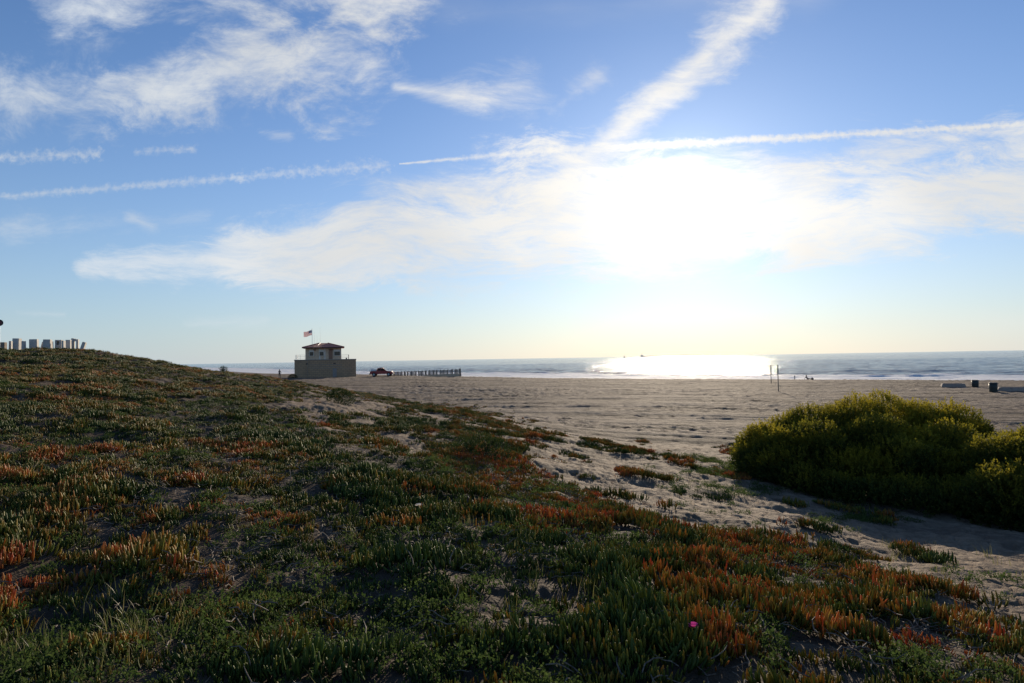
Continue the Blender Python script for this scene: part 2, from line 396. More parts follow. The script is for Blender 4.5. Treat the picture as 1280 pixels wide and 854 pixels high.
# ground sheet
A_ = R(52)
TH = np.concatenate([np.linspace(-math.pi, -A_, 60)[:-1], np.linspace(-A_, A_, 1060), np.linspace(A_, math.pi, 60)[1:]])
RR = np.concatenate([[0.02, .2, .4], np.exp(np.arange(math.log(.6), math.log(3), .03)), np.exp(np.arange(math.log(3), math.log(210), .0062)), np.exp(np.arange(math.log(213), math.log(3500), .05))])
RUT = None
def ground_z(X, Y):
    z = height(X, Y)
    v, lit = veg_field(X, Y, z)
    bm_ = sstep(tps_mask(X, Y), -.1, .6); r = np.hypot(X, Y); d = shore_d(X, Y)
    # raked and driven sand: ruts along two directions
    c1, s1 = math.cos(R(-16)), math.sin(R(-16)); wob = fbm(X*.05, Y*.05, 61, 2)*5
    along = X*c1+Y*s1; acr = -X*s1+Y*c1+wob
    rut = (fbm(acr*1.2, along*.010, 71, 3)-.5)*.19+(fbm(acr*.34, along*.02, 75, 2)-.5)*.09
    tr = np.zeros(X.shape); rr_ = np.random.default_rng(9)
    for k in range(26):
        an = R(-16 if k % 3 else -4)+R(rr_.normal()*1.5); ck, sk = math.cos(an), math.sin(an)
        al = X*ck+Y*sk; ac = -X*sk+Y*ck-(31+k*4.2+rr_.random()*3.4)-3.5*(fbm(al*.018+k*7, al*0+k, 400+k, 2)-.5)
        wd = .28+.004*r; live = sstep(vn(al*.03+k*3, al*0+k, 430+k), .18, .35)
        for o_ in (-.85, .85):
            q = (ac-o_)/wd; tr = tr+live*(np.exp(-q*q)-.55*np.exp(-(np.abs(q)-1.9)**2*1.6))
    ground_z.tr = tr*bm_*sstep(d, 20, 40)
    z = z-ground_z.tr*(.028+.02*sstep(r, 45, 90))
    lump = (fbm(X*2.2, Y*2.2, 77, 3)-.5)*(.08+.14*sstep(fbm(X*.08, Y*.2, 79, 2), .45, .6))
    z = z+bm_*sstep(d, 6, 26)*(rut+lump)
    # footprints in soft sand of the path
    foot = np.abs(fbm(X*3.1, Y*3.1, 81, 3)-.5)
    z = z+(1-bm_)*(1-v)*sstep(r, 3, 6)*((sstep(foot, 0, .10)-.6)*.035+(fbm(X*9, Y*9, 83, 3)-.5)*.03+(fbm(X*6, Y*6, 91, 2)-.5)*.03)
    z = z+(1-bm_)*v*sstep(r, 2, 5)*(fbm(X*1.2+3, Y*1.2, 95, 3)-.5)*.16
    ground_z.v = v; ground_z.lit = lit; ground_z.b = bm_; ground_z.d = d
    return z
gme, GX, GY, GZ = grid_sheet('ground', TH, RR, ground_z)
set_attr(gme, 'veg', ground_z.v.ravel()); set_attr(gme, 'litter', ground_z.lit.ravel())
set_attr(gme, 'track', ground_z.tr.ravel()); set_attr(gme, 'beach', ground_z.b.ravel()); set_attr(gme, 'shore', ground_z.d.ravel()); smooth(gme)
m, t, bs = new_mat('sand')
oc = t.new('ShaderNodeTexCoord').outputs['Object']
veg_a, lit_a, bea, shr = t.attr('veg'), t.attr('litter'), t.attr('beach'), t.attr('shore')
nb = t.noise(oc, .35, 5, .6); nm = t.noise(oc, 3.5, 6, .65); nf = t.noise(oc, 45, 4, .7)
mpr = t.new('ShaderNodeMapping'); t.put(mpr.inputs['Vector'], oc); mpr.inputs['Rotation'].default_value = (0, 0, R(16)); mpr.inputs['Scale'].default_value = (.012, 1., 1)
rk = t.noise(mpr.outputs[0], .36, 8, .76)
sand = t.mix(t.mr(nm, .3, .7), (.165, .115, .074), (.26, .188, .125))
bsand = t.mix(t.mr(nb, .35, .65), (.112, .077, .051), (.158, .112, .076))
bsand = t.mix(t.mr(rk, .52, .60, 0, .75), bsand, (.27, .205, .15))
bsand = t.mix(t.mr(rk, .48, .40, 0, .7), bsand, (.055, .040, .030))
mpq = t.new('ShaderNodeMapping'); t.put(mpq.inputs['Vector'], oc); mpq.inputs['Rotation'].default_value = (0, 0, R(12)); mpq.inputs['Scale'].default_value = (.02, 1., 1)
rq = t.noise(mpq.outputs[0], .95, 6, .75)
bsand = t.mix(t.mr(rq, .55, .61, 0, .75), bsand, (.28, .215, .16)); bsand = t.mix(t.mr(rq, .45, .39, 0, .7), bsand, (.06, .044, .033))
bsand = t.mix(t.mr(t.noise(oc, 1.3, 6, .75), .55, .66, 0, .5), bsand, (.07, .050, .038))
trk = t.attr('track'); bsand = t.mix(t.mr(trk, .1, .8, 0, .4), bsand, (.055, .040, .030)); bsand = t.mix(t.mr(trk, -.08, -.45, 0, .6), bsand, (.27, .205, .15))
sand = t.mix(t.mr(t.noise(oc, 1.1, 7, .7), .50, .60, 0, .6), sand, (.085, .060, .042))
c = t.mix(bea, sand, bsand)
c = t.mix(t.mr(shr, 14, 2), c, (.13, .105, .08))
lit_c = t.mix(t.mr(nm, .35, .65), (.035, .024, .016), (.085, .058, .037))
lf = t.m('MULTIPLY', lit_a, t.mr(t.m('ADD', nm, t.m('MULTIPLY', veg_a, .3)), .30, .50), clamp=True)
lf = t.m('MAXIMUM', t.m('MULTIPLY', veg_a, .9), t.m('MULTIPLY', lf, .88))
c = t.mix(lf, c, lit_c)
c = t.mix(t.mr(nf, .62, .75, 0, .35), c, (.08, .06, .045))
t.put(bs.inputs['Base Color'], c); bs.inputs['Roughness'].default_value = .9; bs.inputs['Specular IOR Level'].default_value = .15
b1 = t.bump(t.noise(oc, 1.8, 6, .7), .7, .18); b2 = t.bump(t.noise(oc, 22, 4, .7), .6, .02, b1); b3 = t.bump(rk, .8, .3, b1)
mixn = t.new('ShaderNodeMix', data_type='VECTOR'); t.put(mixn.inputs[0], bea); t.put(mixn.inputs[4], b2); t.put(mixn.inputs[5], b3)
t.put(bs.inputs['Normal'], mixn.outputs[1])
tag(link('ground', gme, m), kind='structure')
# fast height lookup for everything else standing on the ground
TH_, RR_ = TH, RR
def gz(x, y):
    x = np.atleast_1d(np.asarray(x, float)); y = np.atleast_1d(np.asarray(y, float))
    th = np.arctan2(x, y); r = np.clip(np.hypot(x, y), RR[0], RR[-1]*.999)
    j = np.clip(np.searchsorted(TH, th)-1, 0, len(TH)-2); i = np.clip(np.searchsorted(RR, r)-1, 0, len(RR)-2)
    ft = np.clip((th-TH[j])/(TH[j+1]-TH[j]), 0, 1); fr = np.clip((r-RR[i])/(RR[i+1]-RR[i]), 0, 1)
    a = GZ[i, j]*(1-ft)+GZ[i, j+1]*ft; b = GZ[i+1, j]*(1-ft)+GZ[i+1, j+1]*ft
    return a*(1-fr)+b*fr
def g1(x, y): return float(gz(x, y)[0])
def spot(px, py, Yhint):            # the ground point seen at a pixel, near a given depth
    best = None
    for Y in np.linspace(Yhint*.55, Yhint*1.6, 240):
        p = at(px, py, Y); e = p.z-g1(p.x, p.y)
        if best is None or abs(e) < best[0]: best = (abs(e), p.x, p.y)
    return best[1], best[2], g1(best[1], best[2])

# sea
TH2 = np.concatenate([np.linspace(-math.pi, -A_, 40)[:-1], np.linspace(-A_, A_, 900), np.linspace(A_, math.pi, 40)[1:]])
RR2 = np.concatenate([np.exp(np.arange(math.log(60), math.log(900), .005)), np.exp(np.arange(math.log(905), math.log(60000), .06))])
def sea_z(X, Y):
    d = -shore_d(X, Y); sea_z.d = d
    n = fbm(X*.02, Y*.02, 101, 3); n2 = fbm(X*.012+7, Y*.012, 103, 2)
    ph = d/30.0+n*2.2
    cr = np.maximum(0, np.sin(ph*2*math.pi))**4
    amp = np.exp(-((d-85)/55.)**2)*.42+.05
    z = cr*amp*sstep(n2, .36, .55)*sstep(d, 8, 30)
    z = z+(fbm(X*.10, Y*.26, 107, 3)-.5)*.75*sstep(d, 5, 40)*(1-sstep(np.hypot(X, Y), 700, 900))
    sea_z.c = cr*sstep(n2, .36, .55)
    return z
sme, SX, SY, SZ = grid_sheet('sea', TH2, RR2, sea_z); smooth(sme)
set_attr(sme, 'off', sea_z.d.ravel()); set_attr(sme, 'crest', sea_z.c.ravel())
m, t, bs = new_mat('sea_water')
oc = t.new('ShaderNodeTexCoord').outputs['Object']; off = t.attr('off'); cre = t.attr('crest')
mp = t.new('ShaderNodeMapping'); t.put(mp.inputs['Vector'], oc); mp.inputs['Rotation'].default_value = (0, 0, R(25)); mp.inputs['Scale'].default_value = (.5, 1.3, 1)
w1 = t.noise(mp.outputs[0], .30, 5, .75); w2 = t.noise(mp.outputs[0], .08, 6, .72); w3 = t.noise(oc, .012, 3, .5)
nrm = t.bump(w2, .6, 1.7, t.bump(w1, .9, .75))
fo = t.noise(mp.outputs[0], .3, 7, .75)
edge = t.m('ADD', off, t.m('MULTIPLY', t.m('SUBTRACT', t.noise(oc, .03, 4, .6), .5), 50.))
foam = t.mr(t.m('ADD', t.mr(edge, 80, 40, 0, .8), t.m('MULTIPLY', t.m('SUBTRACT', fo, .5), .9)), .28, .55)
brk = t.m('MULTIPLY', t.m('MULTIPLY', cre, t.mr(off, 100, 60)), t.mr(t.noise(oc, .04, 3, .5), .48, .6))
foam = t.m('MAXIMUM', foam, t.m('MULTIPLY', brk, t.mr(fo, .35, .6)))
t.put(bs.inputs['Base Color'], t.mix(foam, t.mix(t.mr(w3, .35, .65), (.022, .050, .068), (.034, .066, .085)), (.78, .78, .76)))
t.put(bs.inputs['Roughness'], t.mr(foam, 0, 1, .13, .8, False)); bs.inputs['IOR'].default_value = 1.33
t.put(bs.inputs['Normal'], nrm)
tag(link('sea', sme, m), kind='structure')

# ------------------------------------------------------------------ mesh builder
class MB:
    def __init__(s): s.v = []; s.f = []
    def add(s, vs, fs):
        n = len(s.v); s.v += [tuple(v) for v in vs]; s.f += [tuple(i+n for i in f) for f in fs]; return s
    def box(s, x0, x1, y0, y1, z0, z1, taper=0.):
        a = taper
        return s.add([(x0,y0,z0),(x1,y0,z0),(x1,y1,z0),(x0,y1,z0),(x0+a,y0+a,z1),(x1-a,y0+a,z1),(x1-a,y1-a,z1),(x0+a,y1-a,z1)],
              [(3,2,1,0),(4,5,6,7),(0,1,5,4),(1,2,6,5),(2,3,7,6),(3,0,4,7)])
    def tube(s, pts, rad, n=8, caps=True):
        pts = [Vector(p) for p in pts]; m_ = len(pts)
        rad = rad if isinstance(rad, (list, tuple)) else [rad]*m_
        vs = []; fs = []
        for i, p in enumerate(pts):
            d = (pts[min(i+1, m_-1)]-pts[max(i-1, 0)]).normalized()
            a = d.cross(Vector((0, 0, 1)) if abs(d.z) < .9 else Vector((1, 0, 0))).normalized(); b = d.cross(a)
            for k in range(n):
                t_ = 2*math.pi*k/n; vs.append(p+(a*math.cos(t_)+b*math.sin(t_))*rad[i])
        for i in range(m_-1):
            for k in range(n): fs.append((i*n+k, (i+1)*n+k, (i+1)*n+(k+1) % n, i*n+(k+1) % n))
        if caps: fs.append(tuple(range(n))); fs.append(tuple(reversed(range((m_-1)*n, m_*n))))
        return s.add(vs, fs)
    def prism(s, prof, y0, y1):      # profile in x,z extruded along y
        n = len(prof)
        vs = [(x, y0, z) for x, z in prof]+[(x, y1, z) for x, z in prof]
        fs = [tuple(range(n)), tuple(reversed(range(n, 2*n)))]+[(i, i+n, (i+1) % n+n, (i+1) % n) for i in range(n)]
        return s.add(vs, fs)
    def build(s, name, mat, parent=None, bevel=0., sm=False, loc=None, rot=None):
        me = bpy.data.meshes.new(name); me.from_pydata(s.v, [], s.f); me.update()
        b = bmesh.new(); b.from_mesh(me); bmesh.ops.recalc_face_normals(b, faces=b.faces)
        if bevel: bmesh.ops.bevel(b, geom=[e for e in b.edges if e.calc_face_angle(0) > .5], offset=bevel, segments=2, affect='EDGES', clamp_overlap=True)
        b.to_mesh(me); b.free()
        if sm: smooth(me)
        return link(name, me, mat, parent, loc, rot)
def empty(name, loc, rz=0.):
    o = bpy.data.objects.new(name, None); COL.objects.link(o); o.location = loc; o.rotation_euler = (0, 0, rz); return o
exec_later = []
# ------------------------------------------------------------------ large bushes
rng = np.random.default_rng(5)
def leaf_mat(name, lo, hi, trans=.45, spec=.3, rough=.5):
    m, t, bs = new_mat(name)
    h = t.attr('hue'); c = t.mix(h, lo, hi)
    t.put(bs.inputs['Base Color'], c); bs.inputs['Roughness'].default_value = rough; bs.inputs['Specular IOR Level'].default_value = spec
    tr = t.new('ShaderNodeBsdfTranslucent'); t.put(tr.inputs['Color'], t.mix(h, tuple(x*1.5 for x in lo), tuple(x*1.4 for x in hi)))
    mx_ = t.new('ShaderNodeMixShader'); mx_.inputs[0].default_value = trans
    t.l.new(bs.outputs[0], mx_.inputs[1]); t.l.new(tr.outputs[0], mx_.inputs[2])
    t.l.new(mx_.outputs[0], t.n['Material Output'].inputs[0])
    return m
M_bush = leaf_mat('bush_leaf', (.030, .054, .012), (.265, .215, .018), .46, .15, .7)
M_shrub = leaf_mat('shrub_leaf', (.022, .038, .012), (.060, .080, .020), .3, .08, .8)
M_stem = plain('woody_stem', (.10, .075, .05), .9)
def sprigs(centers, dirs, hue, n_leaf, L, leafl, leafw, rng):
    """every sprig: n_leaf small quads climbing a short axis; returns coords, quads, hue"""
    N = len(centers)
    tt = (np.arange(n_leaf)+.5)/n_leaf
    ax = dirs/np.linalg.norm(dirs, axis=1, keepdims=True)
    Ls = L*(.6+.8*rng.random(N))
    base = centers[:, None]+ax[:, None]*(tt[None, :, None]*Ls[:, None, None])
    rd = rng.normal(size=(N, n_leaf, 3)); rd -= (rd*ax[:, None]).sum(-1, keepdims=True)*ax[:, None]
    rd /= np.linalg.norm(rd, axis=-1, keepdims=True)+1e-9
    ld = rd*.8+ax[:, None]*(.5+.6*tt[None, :, None]); ld /= np.linalg.norm(ld, axis=-1, keepdims=True)
    sd2 = np.cross(ld, ax[:, None]+rng.normal(size=(N, n_leaf, 3))*.4); sd2 /= np.linalg.norm(sd2, axis=-1, keepdims=True)+1e-9
    ll = (leafl*(.6+.7*rng.random((N, n_leaf))))[..., None]; lw = (leafw*(.7+.6*rng.random((N, n_leaf))))[..., None]
    p0 = base; p1 = base+ld*ll*.5+sd2*lw; p2 = base+ld*ll; p3 = base+ld*ll*.5-sd2*lw
    co = np.stack([p0, p1, p2, p3], 2).reshape(-1, 3)
    q = np.arange(len(co)).reshape(-1, 4)
    h = np.clip(hue[:, None]+.25*tt[None]-.1+rng.normal(size=(N, n_leaf))*.08, 0, 1)
    return co, q, np.repeat(h.ravel(), 4)
def bush(name, lobes, label, cat, mat, dens, sl, ll, lw, hue_gain, seed, group=None, n_leaf=9, sub=0):
    rg = np.random.default_rng(seed)
    C = []; Rr = []
    for (px, py, Y, rp) in lobes:
        p = at(px, py, Y); C.append(p); Rr.append(rp*Y/F)
    for k_ in range(len(C)):
        for q_ in range(sub):
            u_ = rg.normal(size=3); u_ /= np.linalg.norm(u_); u_[2] = abs(u_[2])*.9-.15
            C.append(C[k_]+Vector(tuple(u_*Rr[k_]*.74))); Rr.append(Rr[k_]*(.22+.26*rg.random()))
    C = np.array([tuple(c) for c in C]); Rr = np.array(Rr)
    cx, cy = C[:, 0].mean(), C[:, 1].mean(); bz = g1(cx, cy)
    root = empty(name, (cx, cy, bz)); tag(root, label, cat, group)
    P_ = []; Dn = []; Dp = []
    for c, r in zip(C, Rr):
        n = max(30, int(dens*4*math.pi*r*r))
        u = rg.normal(size=(n, 3)); u /= np.linalg.norm(u, axis=1, keepdims=True)
        lump = .74+.50*fbm(u[:, 0]*2.2+c[0]*3, u[:, 1]*2.2+u[:, 2]*2.7+c[1]*3, seed, 3)+.10*(rg.random(n)-.5)
        depth = np.where(rg.random(n) < .72, .9+.1*rg.random(n), .45+.5*rg.random(n))
        pt = c+u*np.array([1, 1.25, 1])*(r*lump*depth)[:, None]
        P_.append(pt); Dn.append(u); Dp.append(depth)
    P_ = np.concatenate(P_); Dn = np.concatenate(Dn); Dp = np.concatenate(Dp)
    keep = np.ones(len(P_), bool)
    for c, r in zip(C, Rr):
        q = (P_-c)/np.array([1, 1.25, 1]); keep &= ~((np.linalg.norm(q, axis=1) < r*.62) & (rg.random(len(P_)) < .8))
    gh = gz(P_[:, 0], P_[:, 1]); keep &= P_[:, 2] > gh+.02
    P_ = P_[keep]; Dn = Dn[keep]; Dp = Dp[keep]; gh = gh[keep]
    clump = fbm(P_[:, 0]*1.6, P_[:, 1]*1.6+P_[:, 2]*2.1, seed+9, 3)
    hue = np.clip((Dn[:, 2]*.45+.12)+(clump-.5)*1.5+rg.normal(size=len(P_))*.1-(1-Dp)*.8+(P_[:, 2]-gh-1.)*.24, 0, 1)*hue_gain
    dirs = Dn*.8+np.array([0, 0, .75])+rg.normal(size=Dn.shape)*.35
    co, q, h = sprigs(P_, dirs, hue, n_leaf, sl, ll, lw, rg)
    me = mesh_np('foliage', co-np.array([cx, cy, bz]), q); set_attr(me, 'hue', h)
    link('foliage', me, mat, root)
    st = MB()
    for c, r in list(zip(C, Rr))[:len(lobes)]:
        gx, gy = c[0]*.85+cx*.15, c[1]*.85+cy*.15; z0 = g1(gx, gy)-.05
        for k in range(5):
            e = Vector(tuple(c))+Vector(tuple(rg.normal(size=3)*r*.35))
            b0 = Vector((gx+rg.normal()*.08, gy+rg.normal()*.08, z0)); mid = (b0+e)/2+Vector(tuple(rg.normal(size=3)*r*.1))
            st.tube([b0-Vector((cx, cy, bz)), mid-Vector((cx, cy, bz)), e-Vector((cx, cy, bz))], [.02*min(1, r), .013*min(1, r), .005], 5)
    st.build('stems', M_stem, root)
    return root
L1 = [(940,582,18.6,21),(958,569,19,31),(988,560,19.5,33),(1026,549,19.5,38),(1068,545,19.5,41),(1108,542,19.7,40),(1145,548,19.5,39),(1182,549,19.5,38),
      (1212,568,19,32),(965,588,18,28),(978,574,18.2,30),(1016,568,18.0,36),(1058,575,18.1,34),(1098,566,17.8,40),(1142,578,17.6,38),(1182,574,17.5,38),(1210,590,17.2,34),
      (995,592,17.6,30),(1036,594,17.3,34),(1076,603,16.9,36),(1120,596,16.8,42),(1165,606,16.5,40),(1205,612,16.2,40),
      (1004,610,16.8,22),(1046,622,16.2,26),(1090,633,15.6,28),(1135,636,15.3,32),(1184,643,15,32),(1226,640,14.8,34)]
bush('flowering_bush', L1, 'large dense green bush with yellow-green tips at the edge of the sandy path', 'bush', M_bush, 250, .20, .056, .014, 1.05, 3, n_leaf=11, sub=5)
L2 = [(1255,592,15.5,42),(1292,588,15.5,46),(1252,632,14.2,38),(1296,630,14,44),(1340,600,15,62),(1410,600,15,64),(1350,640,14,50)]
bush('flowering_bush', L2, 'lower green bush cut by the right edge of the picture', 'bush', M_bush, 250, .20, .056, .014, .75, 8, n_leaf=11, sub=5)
def small_shrub(px, py, Y, rp, label, seed, hg=.6, wide=1.):
    x, y, z = spot(px, py, Y); py0 = py
    lobes = [(px-rp*.6*wide, py-rp*.35, y, rp*.7), (px+rp*.6*wide, py-rp*.35, y, rp*.72), (px, py-rp*.55, y, rp*.85)]
    return bush('shrub', lobes, label, 'shrub', M_shrub, 420, .09, .035, .008, hg, seed, 'small shrubs on the dune', n_leaf=7)
small_shrub(425, 505, 33, 13, 'small round dark green shrub alone on bare sand at the dune edge', 21)
small_shrub(279, 463, 48, 3.2, 'tiny dark shrub standing up from the dune skyline against the sea', 22, .2)
small_shrub(366, 473.5, 137, 4.4, 'dark low shrub against the left corner of the lifeguard building', 23, .2)
small_shrub(600, 575, 17, 22, 'broad dark green shrub mound at the top of the planted slope beside the sand path', 24, .6, 1.5)

# ------------------------------------------------------------------ ice plant carpet (instanced tufts)
def finger_np(rg, base, ang, tilt, L, W, curve, seg=3):
    ca, sa = math.cos(ang), math.sin(ang)
    pts = []; p = np.array(base, float); a = tilt
    for i in range(seg+1):
        pts.append(p.copy()); d = np.array([math.sin(a)*ca, math.sin(a)*sa, math.cos(a)]); p = p+d*L/seg; a -= curve/seg
    side = np.array([-sa, ca, 0.]); vs = []; 
    wd = [.75, 1., .92, .5] if seg == 3 else [.8, 1., .6]
    for i, q in enumerate(pts):
        d = (pts[min(i+1, seg)]-pts[max(i-1, 0)]); d /= np.linalg.norm(d); n = np.cross(side, d)
        w_ = W*wd[i]*.5
        vs += [q+side*w_*.9+n*w_*.6, q-side*w_*.9+n*w_*.6, q-n*w_*1.0]
    tipd = pts[-1]-pts[-2]; vs.append(pts[-1]+tipd*.35)
    fs = []
    for i in range(seg):
        for k in range(3): fs.append((i*3+k, i*3+(k+1) % 3, (i+1)*3+(k+1) % 3, (i+1)*3+k))
    n0 = seg*3
    fs3 = [(n0, n0+1, n0+3), (n0+1, n0+2, n0+3), (n0+2, n0, n0+3)]
    tt = [i/seg*.85 for i in range(seg+1) for _ in range(3)]+[1.]
    return vs, fs, fs3, tt
def make_tuft(seed, nf, rad, L0, dry=False):
    rg = np.random.default_rng(seed); V_ = []; Q = []; T3 = []; TT = []; RN = []
    for k in range(nf):
        a = rg.random()*6.283; r = rad*math.sqrt(rg.random())
        base = (r*math.cos(a), r*math.sin(a), .035*(1-(r/rad)**2)+rg.random()*.02-.01)
        ao = a+rg.normal()*.7
        vs, fs, f3, tt = finger_np(rg, base, ao, .15+.75*(r/rad)*rg.random()+.1*rg.random(), L0*(.65+.6*rg.random()), .0125*(.8+.45*rg.random()), .25+.5*rg.random())
        n = len(V_); V_ += [v for v in vs]; Q += [tuple(i+n for i in f) for f in fs]; T3 += [tuple(i+n for i in f) for f in f3]; TT += tt; RN += [rg.random()]*len(vs)
    me = mesh_np('ice_plant_tuft', np.array(V_), np.array(Q), np.array(T3)); set_attr(me, 'tt', TT); set_attr(me, 'rn', RN)
    return me
def scatter(name, co, attrs, sources, mat, label):
    col = bpy.data.collections.new(name+'_kinds')
    for i, me in enumerate(sources):
        me.materials.clear(); me.materials.append(mat)
        o = bpy.data.objects.new(name+'_tuft', me); col.objects.link(o)
    me = bpy.data.meshes.new(name); me.vertices.add(len(co)); me.vertices.foreach_set('co', co.astype(np.float32).ravel()); me.update()
    for k, v in attrs.items(): set_attr(me, k, v, ty='FLOAT_VECTOR' if v.ndim == 2 else 'FLOAT')
    me.materials.append(mat)
    ob = link(name, me); tag(ob, label, None, None, 'stuff')
    ng = bpy.data.node_groups.new(name, 'GeometryNodeTree')
    ng.interface.new_socket('Geometry', in_out='INPUT', socket_type='NodeSocketGeometry')
    ng.interface.new_socket('Geometry', in_out='OUTPUT', socket_type='NodeSocketGeometry')
    N = ng.nodes; Lk = ng.links
    gi = N.new('NodeGroupInput'); go = N.new('NodeGroupOutput'); ip = N.new('GeometryNodeInstanceOnPoints'); ci = N.new('GeometryNodeCollectionInfo')
    ci.inputs['Collection'].default_value = col; ci.inputs['Separate Children'].default_value = True; ci.inputs['Reset Children'].default_value = True
    Lk.new(gi.outputs[0], ip.inputs['Points']); Lk.new(ci.outputs[0], ip.inputs['Instance']); ip.inputs['Pick Instance'].default_value = True
    def na(nm, dt):
        a = N.new('GeometryNodeInputNamedAttribute'); a.data_type = dt; a.inputs['Name'].default_value = nm
        return [o for o in a.outputs if o.enabled and o.name == 'Attribute'][0]
    Lk.new(na('rot', 'FLOAT_VECTOR'), ip.inputs['Rotation']); Lk.new(na('scl', 'FLOAT_VECTOR'), ip.inputs['Scale'])
    fi = N.new('ShaderNodeMath'); fi.operation = 'FLOOR'; Lk.new(na('kind_i', 'FLOAT'), fi.inputs[0]); Lk.new(fi.outputs[0], ip.inputs['Instance Index'])
    Lk.new(ip.outputs[0], go.inputs[0])
    md = ob.modifiers.new('scatter', 'NODES'); md.node_group = ng
    return ob
def succulent_mat(name):
    m, t, bs = new_mat(name)
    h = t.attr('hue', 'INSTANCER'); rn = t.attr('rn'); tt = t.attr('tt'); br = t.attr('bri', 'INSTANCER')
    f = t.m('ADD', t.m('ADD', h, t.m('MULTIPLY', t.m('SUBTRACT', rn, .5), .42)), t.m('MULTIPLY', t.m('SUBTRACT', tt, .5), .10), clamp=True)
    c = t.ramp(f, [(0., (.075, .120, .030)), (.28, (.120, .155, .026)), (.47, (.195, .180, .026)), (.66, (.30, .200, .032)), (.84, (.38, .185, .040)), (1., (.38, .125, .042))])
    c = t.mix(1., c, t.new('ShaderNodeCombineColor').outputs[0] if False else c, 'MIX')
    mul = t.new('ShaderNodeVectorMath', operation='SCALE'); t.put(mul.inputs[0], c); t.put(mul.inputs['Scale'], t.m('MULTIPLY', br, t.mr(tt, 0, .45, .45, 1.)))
    c = mul.outputs[0]
    t.put(bs.inputs['Base Color'], c); bs.inputs['Roughness'].default_value = .5; bs.inputs['Specular IOR Level'].default_value = .22
    tr = t.new('ShaderNodeBsdfTranslucent'); t.put(tr.inputs['Color'], t.mix(1., c, (1.5, 1.25, .8), 'MULTIPLY'))
    mx_ = t.new('ShaderNodeMixShader'); mx_.inputs[0].default_value = .42
    t.l.new(bs.outputs[0], mx_.inputs[1]); t.l.new(tr.outputs[0], mx_.inputs[2]); t.l.new(mx_.outputs[0], t.n['Material Output'].inputs[0])
    return m
M_ice = succulent_mat('ice_plant_leaf')
def points(n, rmin, rmax, a0, a1, rg):
    r = np.sqrt(rg.random(n)*(rmax**2-rmin**2)+rmin**2); a = a0+(a1-a0)*rg.random(n)
    return r*np.sin(a), r*np.cos(a)
rg = np.random.default_rng(77)
sets = [(1.6, 12, 80), (12, 34, 56), (34, 75, 30)]
PX = []; PY = []
for (ra, rb, de) in sets:
    a0, a1 = R(-44), R(44) if rb <= 34 else R(6)
    n = int(de*.5*(a1-a0)*(rb*rb-ra*ra)); x, y = points(n, ra, rb, a0, a1, rg); PX.append(x); PY.append(y)
PX = np.concatenate(PX); PY = np.concatenate(PY); PZ = gz(PX, PY)
vv, ll_ = veg_field(PX, PY, PZ)
ppx, ppy = project(PX, PY, PZ)
kk = np.clip(F/np.maximum(PY, 2.)/40, .15, 4)
sdp = poly_sd(ppx, ppy, VEG)/kk
hue = .30+(fbm(PX*.45, PY*.45, 201, 3)-.5)*.95+(fbm(PX*2.6, PY*2.6, 205, 3)-.5)*1.25
hue += .20*np.exp(-np.clip(sdp, 0, 400)/55.)*(ppx > 560)*(fbm(PX*1.2, PY*1.2, 209, 2) > .42)
hue += .18*np.exp(-((ppx-960)/130)**2-((ppy-680)/45)**2)+.12*np.exp(-((ppx-240)/90)**2-((ppy-458)/12)**2)+.1*np.exp(-((ppx-110)/120)**2-((ppy-700)/60)**2)-.12*np.exp(-((ppx-620)/160)**2-((ppy-740)/60)**2)
thin = fbm(PX*.8+9, PY*.8, 211, 3)
keep = (rg.random(len(PX)) < vv*np.clip(.6+sstep(thin, .32, .46), 0, 1)) & (vv > .15)
PX, PY, PZ, hue, vv = PX[keep], PY[keep], PZ[keep], hue[keep], vv[keep]
n = len(PX)
mound = fbm(PX*1.1+3, PY*1.1, 95, 3)
sc_ = (.70+.35*rg.random(n))*(.85+.6*sstep(mound, .4, .65))
scl = np.stack([sc_*(1+.15*rg.normal(size=n)), sc_, sc_*(.8+.35*rg.random(n))], 1)
rot = np.stack([rg.normal(size=n)*.16, rg.normal(size=n)*.16, rg.random(n)*6.283], 1)
tufts = [make_tuft(300+i, 20, .085, .066) for i in range(14)]
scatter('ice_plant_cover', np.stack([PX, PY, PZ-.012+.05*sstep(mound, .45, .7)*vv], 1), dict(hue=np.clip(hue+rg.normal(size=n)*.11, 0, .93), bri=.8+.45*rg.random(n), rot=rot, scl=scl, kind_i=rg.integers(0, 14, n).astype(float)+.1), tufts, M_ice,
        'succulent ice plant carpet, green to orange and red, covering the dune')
print('tufts', n)

